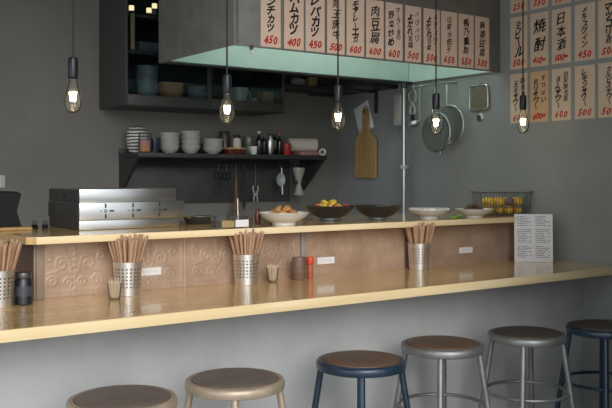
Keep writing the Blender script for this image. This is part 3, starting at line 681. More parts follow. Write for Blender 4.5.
for L, z in ((0, 0.0295), (1, 0.078)):
    for ix in range(4):
        for iy in range(2):
            m_ = m_orv if (L == 1 and ix == 2 and iy == 0) else m_yel
            o = MB().lathe([(0, -0.030), (0.005, -0.029), (0.010, -0.025), (0.019, -0.016), (0.023, 0), (0.019, 0.016), (0.010, 0.025), (0.004, 0.029), (0, 0.030)], seg=20).build('lemon' if m_ is m_yel else 'purple_fruit', m_)
            lp = Rb@Vector((-0.084+ix*0.056+0.004*L, -0.025+iy*0.050, 0))
            put(o, (bx+lp.x, by+lp.y, ZL+z), (random.uniform(-0.15, 0.15), PI/2, BRZ+PI/2+random.uniform(-0.1, 0.1) if L == 0 else BRZ+random.uniform(-0.1, 0.1)))
            if m_ is m_yel: tag(o, 'yellow lemon in the wire basket behind the menu card', 'fruit', 'lemons in the wire basket')
            else: tag(o, 'single dull purple fruit among the lemons in the wire basket', 'fruit')

# pole
yp = YHB-0.045; xp = xat(404, yp)
t = thing('support_pole', 'thin vertical steel pole behind the ledge, reaching up to the hood', 'pole', (xp, yp, 0.0005))
MB().tube([(0, 0, 0.006), (0, 0, ZH-0.001)], 0.0120, 16).build('tube', m_steel, t)
MB().lathe([(0, 0), (0.03, 0), (0.03, 0.004), (0.016, 0.008), (0, 0.008)], seg=20).build('foot_flange', m_steel, t)
MB().lathe([(0.0120, ZH-0.035), (0.019, ZH-0.035), (0.021, ZH-0.0015), (0.0120, ZH-0.0015)], seg=20).build('top_socket', m_dkmet, t)
zc = at(404, 167, yp).z
MB().lathe([(0.0120, zc-0.012), (0.027, zc-0.012), (0.027, zc+0.012), (0.0120, zc+0.012)], seg=20).build('clamp', m_cerg, t)
MB().tube([(0.0, -0.014, zc), (0.030, -0.018, zc)], 0.006, 8).build('clamp_screw', m_cerg, t)

# ------------------------------------------------------------------ kitchen back wall: cabinet, shelf, panel
YK = YB-0.0003
cx0, cx1, cy0 = 1.958, 3.04, 4.515; cz0, cz1 = 1.803, 2.80
t = thing('wall_cabinet', 'charcoal wall cabinet with glass doors full of bowls behind the hood', 'cabinet', (cx0, YK, cz0))
Wc = cx1-cx0; Dc = YK-cy0; Hc = cz1-cz0; th = 0.012
MB().box((th/2, -Dc/2, Hc/2), (th, Dc, Hc), bev=0.002).build('side_panel', m_cab, t)
MB().box((Wc-th/2, -Dc/2, Hc/2), (th, Dc, Hc), bev=0.002).build('side_panel', m_cab, t)
MB().box((Wc/2, -Dc/2, 0.026), (Wc-2*th-0.001, Dc, 0.052), bev=0.001).build('bottom_panel', m_cab, t)
MB().box((Wc/2, -Dc/2, Hc-th/2), (Wc-2*th-0.001, Dc, th), bev=0.001).build('top_panel', m_cab, t)
MB().box((Wc/2, -0.006, Hc/2), (Wc-2*th-0.001, 0.012, Hc-2*th-0.001)).build('back_panel', m_cabin, t)
MB().box((Wc/2, -Dc/2+0.02, 0.315), (Wc-2*th-0.001, Dc-0.07, 0.018), bev=0.001).build('inner_shelf', m_cabin, t)
MB().box((Wc/2, -Dc/2+0.02, 0.525), (Wc-2*th-0.001, Dc-0.07, 0.018), bev=0.001).build('inner_shelf', m_cabin, t)
for k in range(2):
    dw = Wc/2-0.002; xo = k*Wc/2+0.001; fr = 0.013
    mb = MB()
    mb.box((xo+fr/2, -Dc-0.010, Hc/2), (fr, 0.018, Hc), bev=0.002); mb.box((xo+dw-fr/2, -Dc-0.010, Hc/2), (fr, 0.018, Hc), bev=0.002)
    mb.box((xo+dw/2, -Dc-0.010, 0.031), (dw-2*fr, 0.018, 0.062), bev=0.002); mb.box((xo+dw/2, -Dc-0.010, Hc-fr/2), (dw-2*fr, 0.018, fr), bev=0.002)
    dr = mb.build('door', m_cab, t)
    MB().box((xo+dw/2, -Dc-0.010, Hc/2+0.022), (dw-2*fr+0.004, 0.004, Hc-fr-0.06)).build('glass_pane', m_pane, dr, smooth=False)
    MB().box((xo+(dw-fr/2 if k == 0 else fr/2), -Dc-0.026, 0.22), (0.010, 0.014, 0.09), bev=0.003).build('handle', m_dkmet, dr)
zi = cz0+0.052+e
def stack(uc, y, z, n, R, H, step, mat, lab, name, cat, group):
    x = xat(uc, y); words = {0: 'lowest', n-1: 'topmost'}
    first = None
    prof = [(0, 0.003), (R*0.42, 0.003), (R*0.45, 0), (R*0.5, 0), (R*0.52, 0.006), (R*0.76, H*0.30), (R*0.90, H*0.58), (R*0.975, H*0.86), (R, H*0.95), (R*1.0, H), (R*0.965, H), (R*0.94, H*0.86), (R*0.86, H*0.6), (R*0.71, H*0.34), (R*0.5, 0.012), (0, 0.010)]
    nm = ['lowest', 'second from below', 'third from below', 'fourth from below', 'fifth from below', 'sixth from below']
    for k in range(n):
        if first is None: o = first = MB().lathe(prof, seg=32).build(name, mat, None, ang=60)
        else: o = first.copy(); COL.objects.link(o)
        o.location = (x, y, z+k*step); tag(o, (lab+(', '+('topmost' if k == n-1 else nm[k]) if n > 1 else '')), cat, group)
stack(147, 4.60, zi, 6, 0.066, 0.052, 0.027, m_cerbl, 'blue grey bowl in left stack inside the wall cabinet', 'small_bowl', 'bowl', 'blue grey bowls in the cabinet')
stack(170.5, 4.63, zi, 2, 0.082, 0.066, 0.034, m_cerbr, 'brown wooden bowl in the wall cabinet stack', 'small_bowl', 'bowl', 'brown bowls in the cabinet')
stack(197, 4.66, zi, 2, 0.068, 0.060, 0.032, m_cerbl, 'blue grey bowl beside the brown bowls in cabinet', 'small_bowl', 'bowl', 'blue grey bowls beside the brown ones')
def simple(name, label, cat, u, y, z, prof, mat, group=None, seg=28, v=None, ang=50):
    o = MB().lathe(prof, seg=seg).build(name, mat, None, ang=ang); put(o, (xat(u, y), y, z)); return tag(o, label, cat, group)
def jar(name, label, cat, u, y, z, R, H, mat, lidm=None, group=None, lid=0.016, neck=0.9):
    t = thing(name, label, cat, (xat(u, y), y, z), 0, group)
    MB().lathe([(0, 0), (R*0.94, 0), (R, 0.003), (R, H*0.84), (R*neck, H*0.93), (R*neck*0.96, H), (0, H)], seg=24).build('body', mat, t)
    if lidm: MB().lathe([(0, H), (R*neck, H), (R*neck*1.03, H+0.002), (R*neck*1.03, H+lid-0.002), (R*neck*0.95, H+lid), (0, H+lid)], seg=24).build('lid', lidm, t)
    return t
t = thing('mug', 'pale grey mug inside the wall cabinet under the hood', 'mug', (xat(239, 4.62), 4.62, zi))
MB().lathe([(0, 0), (0.045, 0), (0.050, 0.004), (0.058, 0.10), (0.055, 0.10), (0.047, 0.008), (0, 0.006)], seg=28).build('mug_body', m_cerg, t)
MB().tube([(0.054, 0, 0.085), (0.078, 0, 0.080), (0.082, 0, 0.05), (0.070, 0, 0.025), (0.050, 0, 0.02)], 0.006, 8).build('handle', m_cerg, t)
o = MB().box((0, 0, 0.045), (0.095, 0.08, 0.09), bev=0.004).build('storage_box', m_tan); put(o, (xat(266, 4.65), 4.65, zi)); tag(o, 'tan box at the right end inside the wall cabinet', 'box')
simple('small_cup', 'tiny white cup between mug and tan box in cabinet', 'cup', 253.5, 4.56, zi, [(0, 0), (0.016, 0), (0.023, 0.034), (0.021, 0.034), (0.015, 0.004), (0, 0.004)], m_cerg)
ZS1 = cz0+0.315+0.009+e; ZS2 = cz0+0.525+0.009+e
o = MB().box((0, 0, 0.032), (0.15, 0.10, 0.064), bev=0.004).build('storage_box', m_cerbl); put(o, (xat(147.5, 4.68), 4.68, ZS1)); tag(o, 'blue grey box on the middle shelf of the wall cabinet', 'box')
t = thing('tall_bottle', 'slim brown bottle with pale yellow cap in the wall cabinet', 'bottle', (xat(132.5, 4.56), 4.56, ZS1))
MB().lathe([(0, 0), (0.013, 0), (0.014, 0.003), (0.014, 0.18), (0.010, 0.200), (0, 0.200)], seg=20).build('body', m_tan, t)
MB().lathe([(0, 0.200), (0.012, 0.200), (0.012, 0.2040), (0, 0.2040)], seg=20).build('cap', m_yelbox, t)
m_glow = emis('pane_glint_glow', (1.0, 0.80, 0.42), 1.0)  # glowing blocks added inside the cabinet for lamp reflections on its glass
for k, (u, up, lab) in enumerate(((149, 0.0, 'lamp reflection in the pane built as glowing block, lower of two by hood'), (154.5, 0.034, 'lamp reflection in the pane built as glowing block, higher one beside the hood'), (131.5, 0.010, 'lamp reflection in the pane built as glowing block, beside cabinet left side panel'))):
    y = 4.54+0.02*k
    t = thing('pane_glint', lab, 'lamp', (xat(u, y), y, ZS2), -PSI, 'glowing blocks for reflections in the cabinet pane')
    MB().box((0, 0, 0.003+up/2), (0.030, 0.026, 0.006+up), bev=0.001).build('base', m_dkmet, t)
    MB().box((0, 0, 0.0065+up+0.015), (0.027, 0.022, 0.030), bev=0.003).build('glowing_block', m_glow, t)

# open shelf
sx0, sx1, sy0, szt = 2.08, 3.455, 4.60, 1.538
t = thing('wall_shelf', 'long dark metal shelf of crockery below the wall cabinet', 'shelf', (sx0, YK, szt))
MB().box(((sx1-sx0)/2, -(YK-sy0)/2, -0.014), (sx1-sx0, YK-sy0, 0.028), bev=0.002).build('shelf_board', m_dkmet, t)
MB().box(((sx1-sx0)/2, -0.008, 0.008), (sx1-sx0, 0.010, 0.045), bev=0.001).build('rear_upstand', m_dkmet, t)
for xx in (0.012, sx1-sx0-0.012):
    MB().prism([(-(YK-sy0)+0.01, -0.0285), (-0.001, -0.0285), (-0.001, -0.24), (-0.03, -0.24)], 'x', xx-0.008, xx+0.008).build('bracket', m_dkmet, t)
MB().tube([(0.04, -0.12, -0.062), (sx1-sx0-0.04, -0.12, -0.062)], 0.005, 8).build('hanging_rail', m_dkmet, t)
for xx in (0.05, 0.65, sx1-sx0-0.05): MB().tube([(xx, -0.12, -0.028), (xx, -0.12, -0.062)], 0.004, 6).build('rail_post', m_dkmet, t)
pnl = MB().box(((sx1-sx0)/2-0.04, -0.003, -0.172), (sx1-sx0-0.14, 0.006, 0.285), bev=0.001).build('splash_panel', m_darkpan); put(pnl, (sx0, YK, szt)); tag(pnl, 'dark sheet splash panel on the wall under the crockery shelf', 'panel')
zs = szt+e; Y = 4.715
simple('striped_pot', 'round black and white striped pot at the left end of shelf', 'pot', 137, 4.78, zs, [(0, 0), (0.042, 0), (0.058, 0.03), (0.066, 0.08), (0.062, 0.13), (0.045, 0.155), (0.03, 0.160), (0, 0.160)], m_stripe)
t = thing('glass_jar', 'glass jar with orange and pink contents before the striped pot', 'jar', (xat(145, 4.665), 4.665, zs))
MB().lathe([(0, 0), (0.036, 0), (0.038, 0.003), (0.038, 0.115), (0.0365, 0.115), (0.0365, 0.005), (0, 0.004)], seg=28).build('glass_wall', m_glass, t)
MB().lathe([(0, 0.006), (0.035, 0.006), (0.035, 0.04), (0, 0.04)], seg=24).build('orange_contents', M('orange_contents', (0.45, 0.20, 0.08), 0.6, noise=0.3, nscale=30), t)
MB().lathe([(0, 0.041), (0.035, 0.041), (0.034, 0.075), (0, 0.08)], seg=24).build('pink_contents', m_pink, t)
simple('drinking_glass', 'bluish drinking glass left of the bowl stacks on shelf', 'glass', 154.5, 4.70, zs, [(0, 0), (0.024, 0), (0.029, 0.09), (0.0275, 0.09), (0.0225, 0.005), (0, 0.004)], glassy('blue_glass', (0.6, 0.68, 0.8), body=0.25, bodycol=(0.35, 0.40, 0.5)))
stack(169.5, Y, zs, 4, 0.061, 0.048, 0.0255, m_cerg, 'white bowl in leftmost bowl stack on the shelf', 'rice_bowl', 'bowl', 'left stack of white bowls')
stack(190.5, Y, zs, 4, 0.062, 0.052, 0.029, m_cerg, 'white bowl in tallest middle bowl stack on the shelf', 'rice_bowl', 'bowl', 'middle stack of white bowls')
stack(212.5, Y, zs, 3, 0.067, 0.046, 0.0245, m_cerg, 'white bowl in rightmost bowl stack on the shelf', 'rice_bowl', 'bowl', 'right stack of white bowls')
tr = MB().box((0, 0, 0.005), (0.115, 0.10, 0.010), bev=0.003).build('wooden_tray', m_cut); tr.location = (xat(233.5, 4.66), 4.66, zs+0.030); tag(tr, 'small wooden tray on a dark red tin amid the shelf jars', 'tray')
tn = MB().box((0, 0, 0.0147), (0.105, 0.085, 0.0294), bev=0.003).build('red_tin', m_dred); tn.location = (xat(233.5, 4.66), 4.66, zs); tag(tn, 'flat dark red tin under the small wooden tray on shelf', 'tin')
jar('spice_jar', 'dark jar with reddish contents right of the white bowl stacks', 'jar', 224.5, 4.80, zs, 0.037, 0.135, M('brown_red_jar', (0.10, 0.05, 0.045), 0.3, noise=0.3, nscale=20), m_blackm)
jar('spice_jar', 'jar with tan label and black lid on small wooden tray', 'jar', 237, 4.66, zs+0.0406, 0.026, 0.062, m_tissue, m_blackm, lid=0.02)
for k in range(2):
    simple('steel_canister', ['grey green canister, lower of two stacked on the shelf', 'grey green canister, upper of two stacked on the shelf'][k], 'canister', 248.5, 4.79, zs+k*0.0615, [(0, 0), (0.034, 0), (0.036, 0.003), (0.036, 0.058), (0.034, 0.061), (0, 0.061)], M('grey_green_tin', (0.24, 0.26, 0.23), 0.4, 0.4), 'stacked grey green canisters')
simple('small_cup', 'small white cup in front of the grey green canisters', 'cup', 253.5, 4.655, zs, [(0, 0), (0.018, 0), (0.022, 0.006), (0.028, 0.052), (0.026, 0.052), (0.018, 0.006), (0, 0.005)], m_cer)
def bottle(name, label, u, y, R, H, mat, capm, group=None):
    t = thing(name, label, 'bottle', (xat(u, y), y, zs), 0, group)
    MB().lathe([(0, 0), (R*0.93, 0), (R, 0.003), (R, H*0.58), (R*0.9, H*0.66), (R*0.42, H*0.80), (R*0.38, H*0.90), (0, H*0.90)], seg=22).build('body', mat, t)
    MB().lathe([(0, H*0.90), (R*0.48, H*0.90), (R*0.48, H), (0, H)], seg=18).build('cap', capm, t); return t
m_dkb = M('dark_bottle_glass', (0.015, 0.013, 0.012), 0.12, coat=0.5)
bottle('sauce_bottle', 'dark bottle with white cap between canisters and steel shaker', 259, 4.72, 0.020, 0.155, m_dkb, m_cer)
bottle('sauce_bottle', 'slim dark bottle just left of the steel shaker', 264, 4.76, 0.015, 0.145, m_dkb, m_redv)
t = thing('steel_shaker', 'shiny steel shaker bottle in the middle of the shelf jars', 'shaker', (xat(270, 4.70), 4.70, zs))
MB().lathe([(0, 0), (0.024, 0), (0.026, 0.003), (0.024, 0.095), (0.020, 0.11), (0, 0.11)], seg=24).build('body', m_steel, t)
MB().lathe([(0, 0.11), (0.019, 0.11), (0.016, 0.128), (0.010, 0.14), (0, 0.142)], seg=24).build('lid', m_steel, t)
MB().tube([(0.024, 0, 0.10), (0.040, 0, 0.095), (0.040, 0, 0.05), (0.025, 0, 0.04)], 0.004, 8).build('handle', m_steel, t)
bottle('sauce_bottle', 'dark bottle with red cap left of the red mug', 279.5, 4.73, 0.019, 0.15, m_dkb, m_redv)
bottle('sauce_bottle', 'tall dark bottle behind the steel shaker', 275, 4.82, 0.019, 0.165, m_dkb, m_dkb)
t = thing('mug', 'red mug on the shelf left of the paper roll', 'mug', (xat(287, 4.665), 4.665, zs))
MB().lathe([(0, 0), (0.026, 0), (0.028, 0.003), (0.028, 0.078), (0.026, 0.078), (0.025, 0.005), (0, 0.004)], seg=24).build('mug_body', M('red_enamel', (0.36, 0.03, 0.025), 0.35), t)
MB().tube([(0, -0.027, 0.065), (0, -0.045, 0.06), (0, -0.045, 0.025), (0, -0.027, 0.02)], 0.004, 8).build('handle', M('red_enamel', (0.36, 0.03, 0.025), 0.35), t)
ck = MB().box((0, 0, 0.013), (0.16, 0.10, 0.026), bev=0.006).build('folded_cloth', m_pink); put(ck, (xat(306, 4.70), 4.70, zs)); tag(ck, 'folded pink cloth under the lying paper roll', 'cloth')
t = thing('paper_roll', 'paper towel roll lying on the pink cloth at shelf right end', 'paper roll', (xat(302, 4.715), 4.715, zs+0.0265+0.046), math.radians(-18))
MB().lathe([(0.018, -0.10), (0.046, -0.10), (0.046, 0.10), (0.018, 0.10), (0.018, -0.10)], (0, 0, 0), 32, (0, PI/2, 0)).build('paper', m_tissue, t)
MB().lathe([(0.0135, -0.1005), (0.0178, -0.1005), (0.0178, 0.1005), (0.0135, 0.1005), (0.0135, -0.1005)], (0, 0, 0), 24, (0, PI/2, 0)).build('core', m_tan, t)
t = thing('kitchen_timer', 'small round white timer at the right end of shelf', 'timer', (xat(322.5, 4.66), 4.66, zs), -PSI)
MB().lathe([(0, -0.010), (0.022, -0.010), (0.024, -0.006), (0.024, 0.008), (0.022, 0.010), (0, 0.010)], (0, 0, 0.0245), 24, (PI/2, 0, 0)).build('case', m_cer, t)
MB().lathe([(0, 0.0101), (0.015, 0.0101), (0.015, 0.012), (0, 0.012)], (0, 0, 0.0245), 20, (PI/2, 0, 0)).build('dial', m_dkmet, t)

# implements hanging under the shelf
RY = YK-0.12; RZ = szt-0.062
def hang(name, label, cat, u, y=RY): return thing(name, label, cat, (xat(u, y), y, RZ))
def hook(t, drop, y=0.0):
    MB().tube([(0, 0.0065, -0.003), (0, 0.004, 0.0072), (0, -0.003, 0.0075), (0, -0.0075, 0.0), (0, -0.0075, -drop)], 0.0016, 6).build('hook', m_steel, t)
for u, lab in ((217.5, 'black handled kitchen scissors hanging leftmost under the shelf'), (226, 'second black handled scissors hanging right of the first pair')):
    t = hang('kitchen_scissors', lab, 'scissors', u); hook(t, 0.05)
    mb = MB()
    for s_ in (-1, 1): mb.tube([(s_*0.012+0.018*math.cos(a)*0.8, -0.0075, -0.075+0.026*math.sin(a)) for a in [2*PI*k/16 for k in range(16)]], 0.004, 6, True)
    mb.build('finger_loops', m_black, t)
    MB().prism([(-0.010, -0.100), (0.004, -0.100), (0.002, -0.20), (-0.001, -0.205)], 'y', -0.0095, -0.008).build('blade', m_dkmet, t)
    MB().prism([(-0.004, -0.100), (0.010, -0.100), (0.014, -0.195), (0.010, -0.20)], 'y', -0.0078, -0.0063).build('blade', m_dkmet, t)
t = hang('wooden_spatula', 'brown wooden spatula hanging right of the scissors', 'spatula', 235.5); hook(t, 0.09)
MB().prism([(-0.006, -0.095), (0.006, -0.095), (0.009, -0.21), (0.026, -0.24), (0.026, -0.32), (-0.012, -0.32), (-0.012, -0.24), (-0.007, -0.21)], 'y', -0.011, -0.004).build('wooden_body', m_woodd, t)
t = hang('kitchen_knife', 'dark long kitchen knife hanging left of the white tongs', 'knife', 243.5); hook(t, 0.03)
MB().box((0, -0.0075, -0.085), (0.020, 0.012, 0.11), bev=0.003).build('handle', m_blackm, t)
MB().prism([(-0.012, -0.14), (0.012, -0.14), (0.012, -0.27), (-0.005, -0.30), (-0.012, -0.28)], 'y', -0.0085, -0.0065).build('blade', m_dkmet, t)
t = hang('serving_tongs', 'pale scissor tongs hanging in the middle under the shelf', 'tongs', 255); hook(t, 0.14)
mb = MB()
for s_ in (-1, 1):
    mb.tube([(s_*0.018, -0.0075+s_*0.002, -0.14), (s_*0.022, -0.0075+s_*0.002, -0.165), (s_*0.008, -0.0075+s_*0.002, -0.19), (-s_*0.012, -0.0075+s_*0.002, -0.215), (-s_*0.014, -0.0075+s_*0.002, -0.245)], 0.0042, 8)
mb.tube([(-0.018, -0.0075, -0.195), (0.018, -0.0075, -0.195)], 0.006, 8)
mb.build('arms', m_cerg, t)
t = hang('skimmer', 'round pale skimmer hanging left of the white funnel under shelf', 'skimmer', 279.5); hook(t, 0.02)
MB().tube([(0.012, -0.0075, -0.02), (0.016, -0.012, -0.20)], 0.005, 8).build('handle', m_steel, t)
MB().lathe([(0, -0.016), (0.02, -0.013), (0.038, -0.004), (0.045, 0.006), (0.0435, 0.006), (0.036, -0.002), (0.02, -0.011), (0, -0.014)], (-0.012, -0.028, -0.10), 28, (PI/2, 0, 0.3)).build('bowl', m_cerbl if False else M('pale_blue_enamel', (0.42, 0.46, 0.50), 0.35), t)
t = hang('funnel', 'pale grey funnel shaped strainer hanging under the shelf right end', 'funnel', 295); hook(t, 0.012)
MB().lathe([(0.040, -0.020), (0.042, -0.020), (0.040, -0.045), (0.018, -0.115), (0.014, -0.13), (0.030, -0.18), (0.038, -0.205), (0.036, -0.206), (0.012, -0.131), (0.040, -0.030)], (0, -0.045, 0), 28).build('funnel_body', M('pale_tin', (0.40, 0.37, 0.33), 0.5, 0.2), t)
MB().tube([(0, -0.0075, -0.012), (0, -0.009, -0.024)], 0.002, 6).build('hanging_eye', m_steel, t)
MB().box((0.0, -0.045, -0.118), (0.09, 0.02, 0.03), bev=0.003).build('dark_collar', m_dkmet, t)

# shelf on the right wall below the hood, with brackets, and hanging things
rx0 = 3.40; rz = 2.005
t = thing('corner_shelf', 'dark shelf on the right wall partly hidden behind the hood', 'shelf', (XR-0.001, 4.10, rz))
MB().prism([(0, 0.14), (-0.30, 0.14), (-0.30, 0.52), (3.065-XR+0.001, 0.52), (3.065-XR+0.001, 0.788), (0, 0.788)], 'z', -0.024, 0.0).build('shelf_board', m_dkmet, t)
for yy, dr in ((0.36, 0.14), (0.765, 0.20)):
    MB().box((-0.14, yy, -0.032), (0.28, 0.024, 0.014), bev=0.002).build('bracket', m_dkmet, t)
    MB().box((-0.008, yy, -0.035-dr/2), (0.014, 0.026, dr), bev=0.003).build('bracket_leg', m_dkmet, t)
simple('lidded_dish', 'pale dish with steel lid on the dark corner shelf', 'dish', 297, 4.76, rz+e, [(0, 0), (0.04, 0), (0.055, 0.03), (0.055, 0.045), (0.04, 0.06), (0.01, 0.07), (0, 0.072)], m_cerg)
o = MB().box((0, 0, 0.035), (0.06, 0.06, 0.07), bev=0.003).build('storage_box', m_tan); put(o, (xat(311, 4.72), 4.72, rz+e)); tag(o, 'small tan box on the dark corner shelf under the hood', 'box')

WX = XR-0.001
def wallp(u, v, off=0.0):
    y = yat(u, XR-off); p = at(u, v, y); return Vector((XR-off, y, p.z))
# cutting board and paper (local frame: x to the right along the wall as seen, y into the wall)
RW = -PI/2
a, b = wallp(356, 178, 0.02), wallp(376, 178, 0.02); wb = abs(a.y-b.y); zb = a.z; ztop = wallp(366, 108, 0.02).z; zsh = wallp(366, 137, 0.02).z
c_ = wallp(366, 178, 0.02)
t = thing('cutting_board', 'wooden cutting board with long handle hanging on the right wall', 'board', (XR-0.012, c_.y, zb), RW)
hw = wb/2; Hs = zsh-zb; Ht_ = ztop-zb; hn = 0.030
outline = [(-hw, 0.006), (-hw+0.006, 0), (hw-0.006, 0), (hw, 0.006), (hw, Hs-0.02), (hw-0.02, Hs), (hn+0.02, Hs+0.025), (hn, Hs+0.055), (hn-0.004, Ht_-0.02), (hn-0.014, Ht_), (-hn+0.014, Ht_), (-hn+0.004, Ht_-0.02), (-hn, Hs+0.055), (-hn-0.02, Hs+0.025), (-hw+0.02, Hs), (-hw, Hs-0.02)]
MB().prism(outline, 'y', -0.020, -0.002).build('board', m_cut, t)
MB().lathe([(0.0, -0.0002), (0.009, -0.0002), (0.009, 0.0008), (0, 0.0008)], (0, -0.0206, Ht_-0.03), 18, (PI/2, 0, 0)).build('hanging_hole', m_blackm, t)
MB().tube([(0, 0.009, Ht_+0.012), (0, -0.020, Ht_+0.014), (0, -0.026, Ht_), (0, -0.024, Ht_-0.03)], 0.0025, 6).build('cord', m_blackm, t)
p = wallp(364, 118, 0.004)
o = MB().box((0, 0, 0), (0.165, 0.003, 0.20), bev=0.001).build('paper_sheet', M('bright_white_sheet', (0.92, 0.92, 0.92), 0.6)); put(o, (XR-0.006, p.y, p.z), (0, 0, RW)); o.rotation_euler = Euler((0, math.radians(-20), RW), 'XYZ')
tag(o, 'tilted white board sheet behind the cutting board handle', 'sheet')
# hanging rail on the right wall
rz2 = 1.972; ra, rb_ = 4.12, 3.68
t = thing('wall_rail', 'steel utensil rail on the right wall under the hood', 'rail', (XR-0.001, (ra+rb_)/2, rz2), RW)
L = ra-rb_
MB().tube([(-L/2, -0.045, 0), (L/2, -0.045, 0)], 0.005, 10).build('bar', m_steel, t)
for xx in (-L/2+0.03, L/2-0.03): MB().tube([(xx, 0, 0), (xx, -0.045, 0)], 0.006, 8).build('standoff', m_steel, t)
def on_rail(name, label, cat, u, group=None):
    y = yat(u, XR-0.046); return thing(name, label, cat, (XR-0.046, y, rz2), RW, group)
def hookr(t, drop): MB().tube([(0, 0.0068, -0.003), (0, 0.004, 0.0076), (0, -0.003, 0.0080), (0, -0.0082, 0), (0, -0.0082, -drop)], 0.002, 6).build('hook', m_steel, t)
# grater at left (pale striped block)
t = on_rail('grater', 'pale flat grater hanging left of the steel pole', 'grater', 399); hookr(t, 0.05)
MB().box((0, -0.012, -0.14), (0.075, 0.006, 0.20), bev=0.002).build('plate', M('dull_tin', (0.50, 0.47, 0.43), 0.5, 0.2), t)
# whisk / corkscrew like tangle
t = on_rail('wire_tongs', 'pair of bright wire tongs hanging right of the pole', 'tongs', 414); hookr(t, 0.03)
mb = MB()
for s_ in (-1, 1):
    mb.tube([(s_*0.008, -0.010, -0.02), (s_*0.034, -0.012, -0.05), (s_*0.030, -0.012, -0.085), (s_*0.006, -0.012, -0.11), (s_*0.026, -0.012, -0.145), (s_*0.018, -0.012, -0.175)], 0.0055, 8)
mb.build('wire_arms', m_steel, t)
MB().box((0, -0.012, -0.195), (0.03, 0.010, 0.035), bev=0.003).build('black_tip', m_blackm, t)
# ladle
t = on_rail('ladle', 'steel ladle with long handle hanging left of the strainers', 'ladle', 421); hookr(t, 0.02)
MB().tube([(0, -0.0105, -0.018), (0, -0.0105, -0.20), (-0.004, -0.020, -0.225)], 0.004, 8).build('handle', m_steel, t)
MB().lathe([(0, -0.030), (0.020, -0.026), (0.034, -0.012), (0.038, 0.002), (0.0365, 0.002), (0.032, -0.011), (0.018, -0.024), (0, -0.028)], (-0.014, -0.045, -0.235), 28, (0.5, 0, 0)).build('bowl', m_steel, t)
# strainers
m_mesh = glassy('fine_wire_mesh', (0.70, 0.71, 0.70), 0.25, body=0.35, bodycol=(0.5, 0.51, 0.5), edge=0.35)
def strainer(u, ucx, vc, R, label, depth, off):
    t = on_rail('round_strainer', label, 'strainer', u, 'round wire strainers on the wall rail'); hookr(t, 0.02)
    y0 = yat(u, XR-0.046); yc = yat(ucx, XR-0.08); zc_ = at(ucx, vc, yc).z-rz2; xc = y0-yc
    d = Vector((xc, 0, zc_+0.01)).normalized(); rimp = Vector((xc, -off, zc_))-d*R
    MB().tube([(0, -0.0105, -0.016), (rimp.x*0.5, -off*0.5-0.006, rimp.z*0.5), (rimp.x, -off, rimp.z)], 0.0045, 8).build('handle', m_steel, t)
    MB().ring((0, 0, 0), R, 0.004, 48, 8)
    rm = MB().tube([(xc+R*math.cos(q), -off, zc_+R*math.sin(q)) for q in [2*PI*k/48 for k in range(48)]], 0.0058, 8, True).build('rim', m_steel, t)
    prof = [(R*math.sin(q), depth*math.cos(q)) for q in [PI/2*k/8 for k in range(9)]][::-1]
    MB().lathe(prof, (xc, -off, zc_), 40, (PI/2, 0, 0)).build('mesh_bowl', m_mesh, t, ang=80)
    MB().tube([(xc+d.x*R, -off, zc_+d.z*R), (xc+d.x*(R+0.022), -off, zc_+d.z*(R+0.022))], 0.004, 8).build('rest_hook', m_steel, t)
strainer(437, 443, 132.5, 0.118, 'round wire strainer, lower and nearer the ladle, behind the bulb', 0.05, 0.090)
strainer(448, 449, 125, 0.118, 'round wire strainer behind the other, with upright handle', -0.04, 0.030)
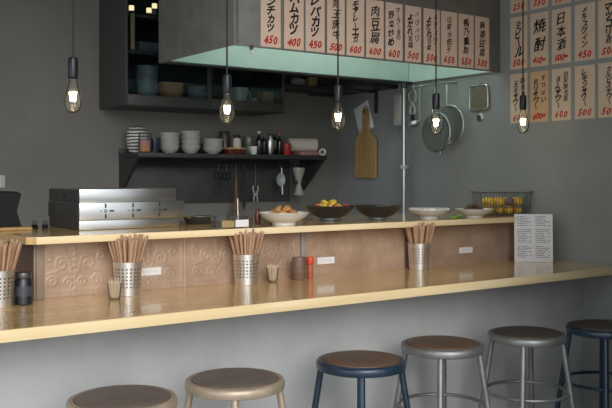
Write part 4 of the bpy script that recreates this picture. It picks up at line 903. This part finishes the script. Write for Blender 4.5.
# square wire grill and small lid
p = wallp(480.5, 98)
t = thing('square_grill_net', 'rounded square metal grill net hanging on the right wall', 'grill net', (XR-0.001, p.y, p.z), RW)
hs = 0.073
def rsq(h, r_, n=5):
    o_ = []
    for cx, cz, a0 in ((h-r_, h-r_, 0), (-h+r_, h-r_, PI/2), (-h+r_, -h+r_, PI), (h-r_, -h+r_, 3*PI/2)):
        o_ += [(cx+r_*math.cos(a0+PI/2*k/n), cz+r_*math.sin(a0+PI/2*k/n)) for k in range(n+1)]
    return o_
MB().prism(rsq(hs-0.004, 0.02), 'y', -0.016, -0.013).build('plate', M('aged_brass_net', (0.22, 0.20, 0.14), 0.5, 0.5, noise=0.3, nscale=60, bump=0.4, bscale=180), t)
MB().tube([(q[0], -0.016, q[1]) for q in rsq(hs, 0.022)], 0.005, 8, True).build('rim', m_brass if False else m_steel, t)
MB().tube([(0, 0, hs+0.018), (0, -0.014, hs+0.016), (0, -0.016, hs)], 0.0025, 6).build('hook', m_steel, t)
p = wallp(480.5, 117)
t = thing('wall_hook', 'small steel hook with round plate under the square grill net', 'hook', (XR-0.001, p.y, p.z), RW)
MB().lathe([(0, 0), (0.026, 0), (0.026, 0.004), (0.018, 0.008), (0, 0.009)], (0, 0, 0), 24, (PI/2, 0, 0)).build('plate', m_steel, t)
MB().tube([(0, -0.008, 0.004), (0, -0.022, 0), (0, -0.022, -0.016), (0, -0.012, -0.022)], 0.005, 8).build('prong', m_dkmet, t)
# light switch on the back wall
p = at(-2, 181.5, YK)
t = thing('light_switch', 'white light switch plate on the back wall at left edge', 'switch', (p.x, YK, p.z))
MB().box((0, -0.004, 0), (0.075, 0.008, 0.070), bev=0.002).build('plate', M('switch_plastic', (0.6, 0.6, 0.57), 0.4), t)
MB().box((0, -0.0095, 0), (0.03, 0.004, 0.05), bev=0.001).build('rocker', m_cer, t)

# ------------------------------------------------------------------ light: overcast daylight through the open shopfront
w = bpy.data.worlds.new('overcast_sky'); SC.world = w; w.use_nodes = True
bg = w.node_tree.nodes['Background']; bg.inputs['Color'].default_value = (0.86, 0.93, 1.0, 1); bg.inputs['Strength'].default_value = 1.0
sun = bpy.data.lights.new('hazy_sun', 'SUN'); sun.energy = 1.3; sun.angle = math.radians(40); sun.color = (1.0, 0.95, 0.88)
so = bpy.data.objects.new('hazy_sun', sun); COL.objects.link(so)
so.rotation_euler = Vector((0.30, 0.85, -0.42)).to_track_quat('-Z', 'Y').to_euler()
SC.view_settings.view_transform = 'Standard'; SC.view_settings.look = 'None'; SC.view_settings.gamma = 1; SC.view_settings.use_curve_mapping = False
SC.view_settings.exposure = 0.49
SC.cycles.max_bounces = 10; SC.cycles.transparent_max_bounces = 16
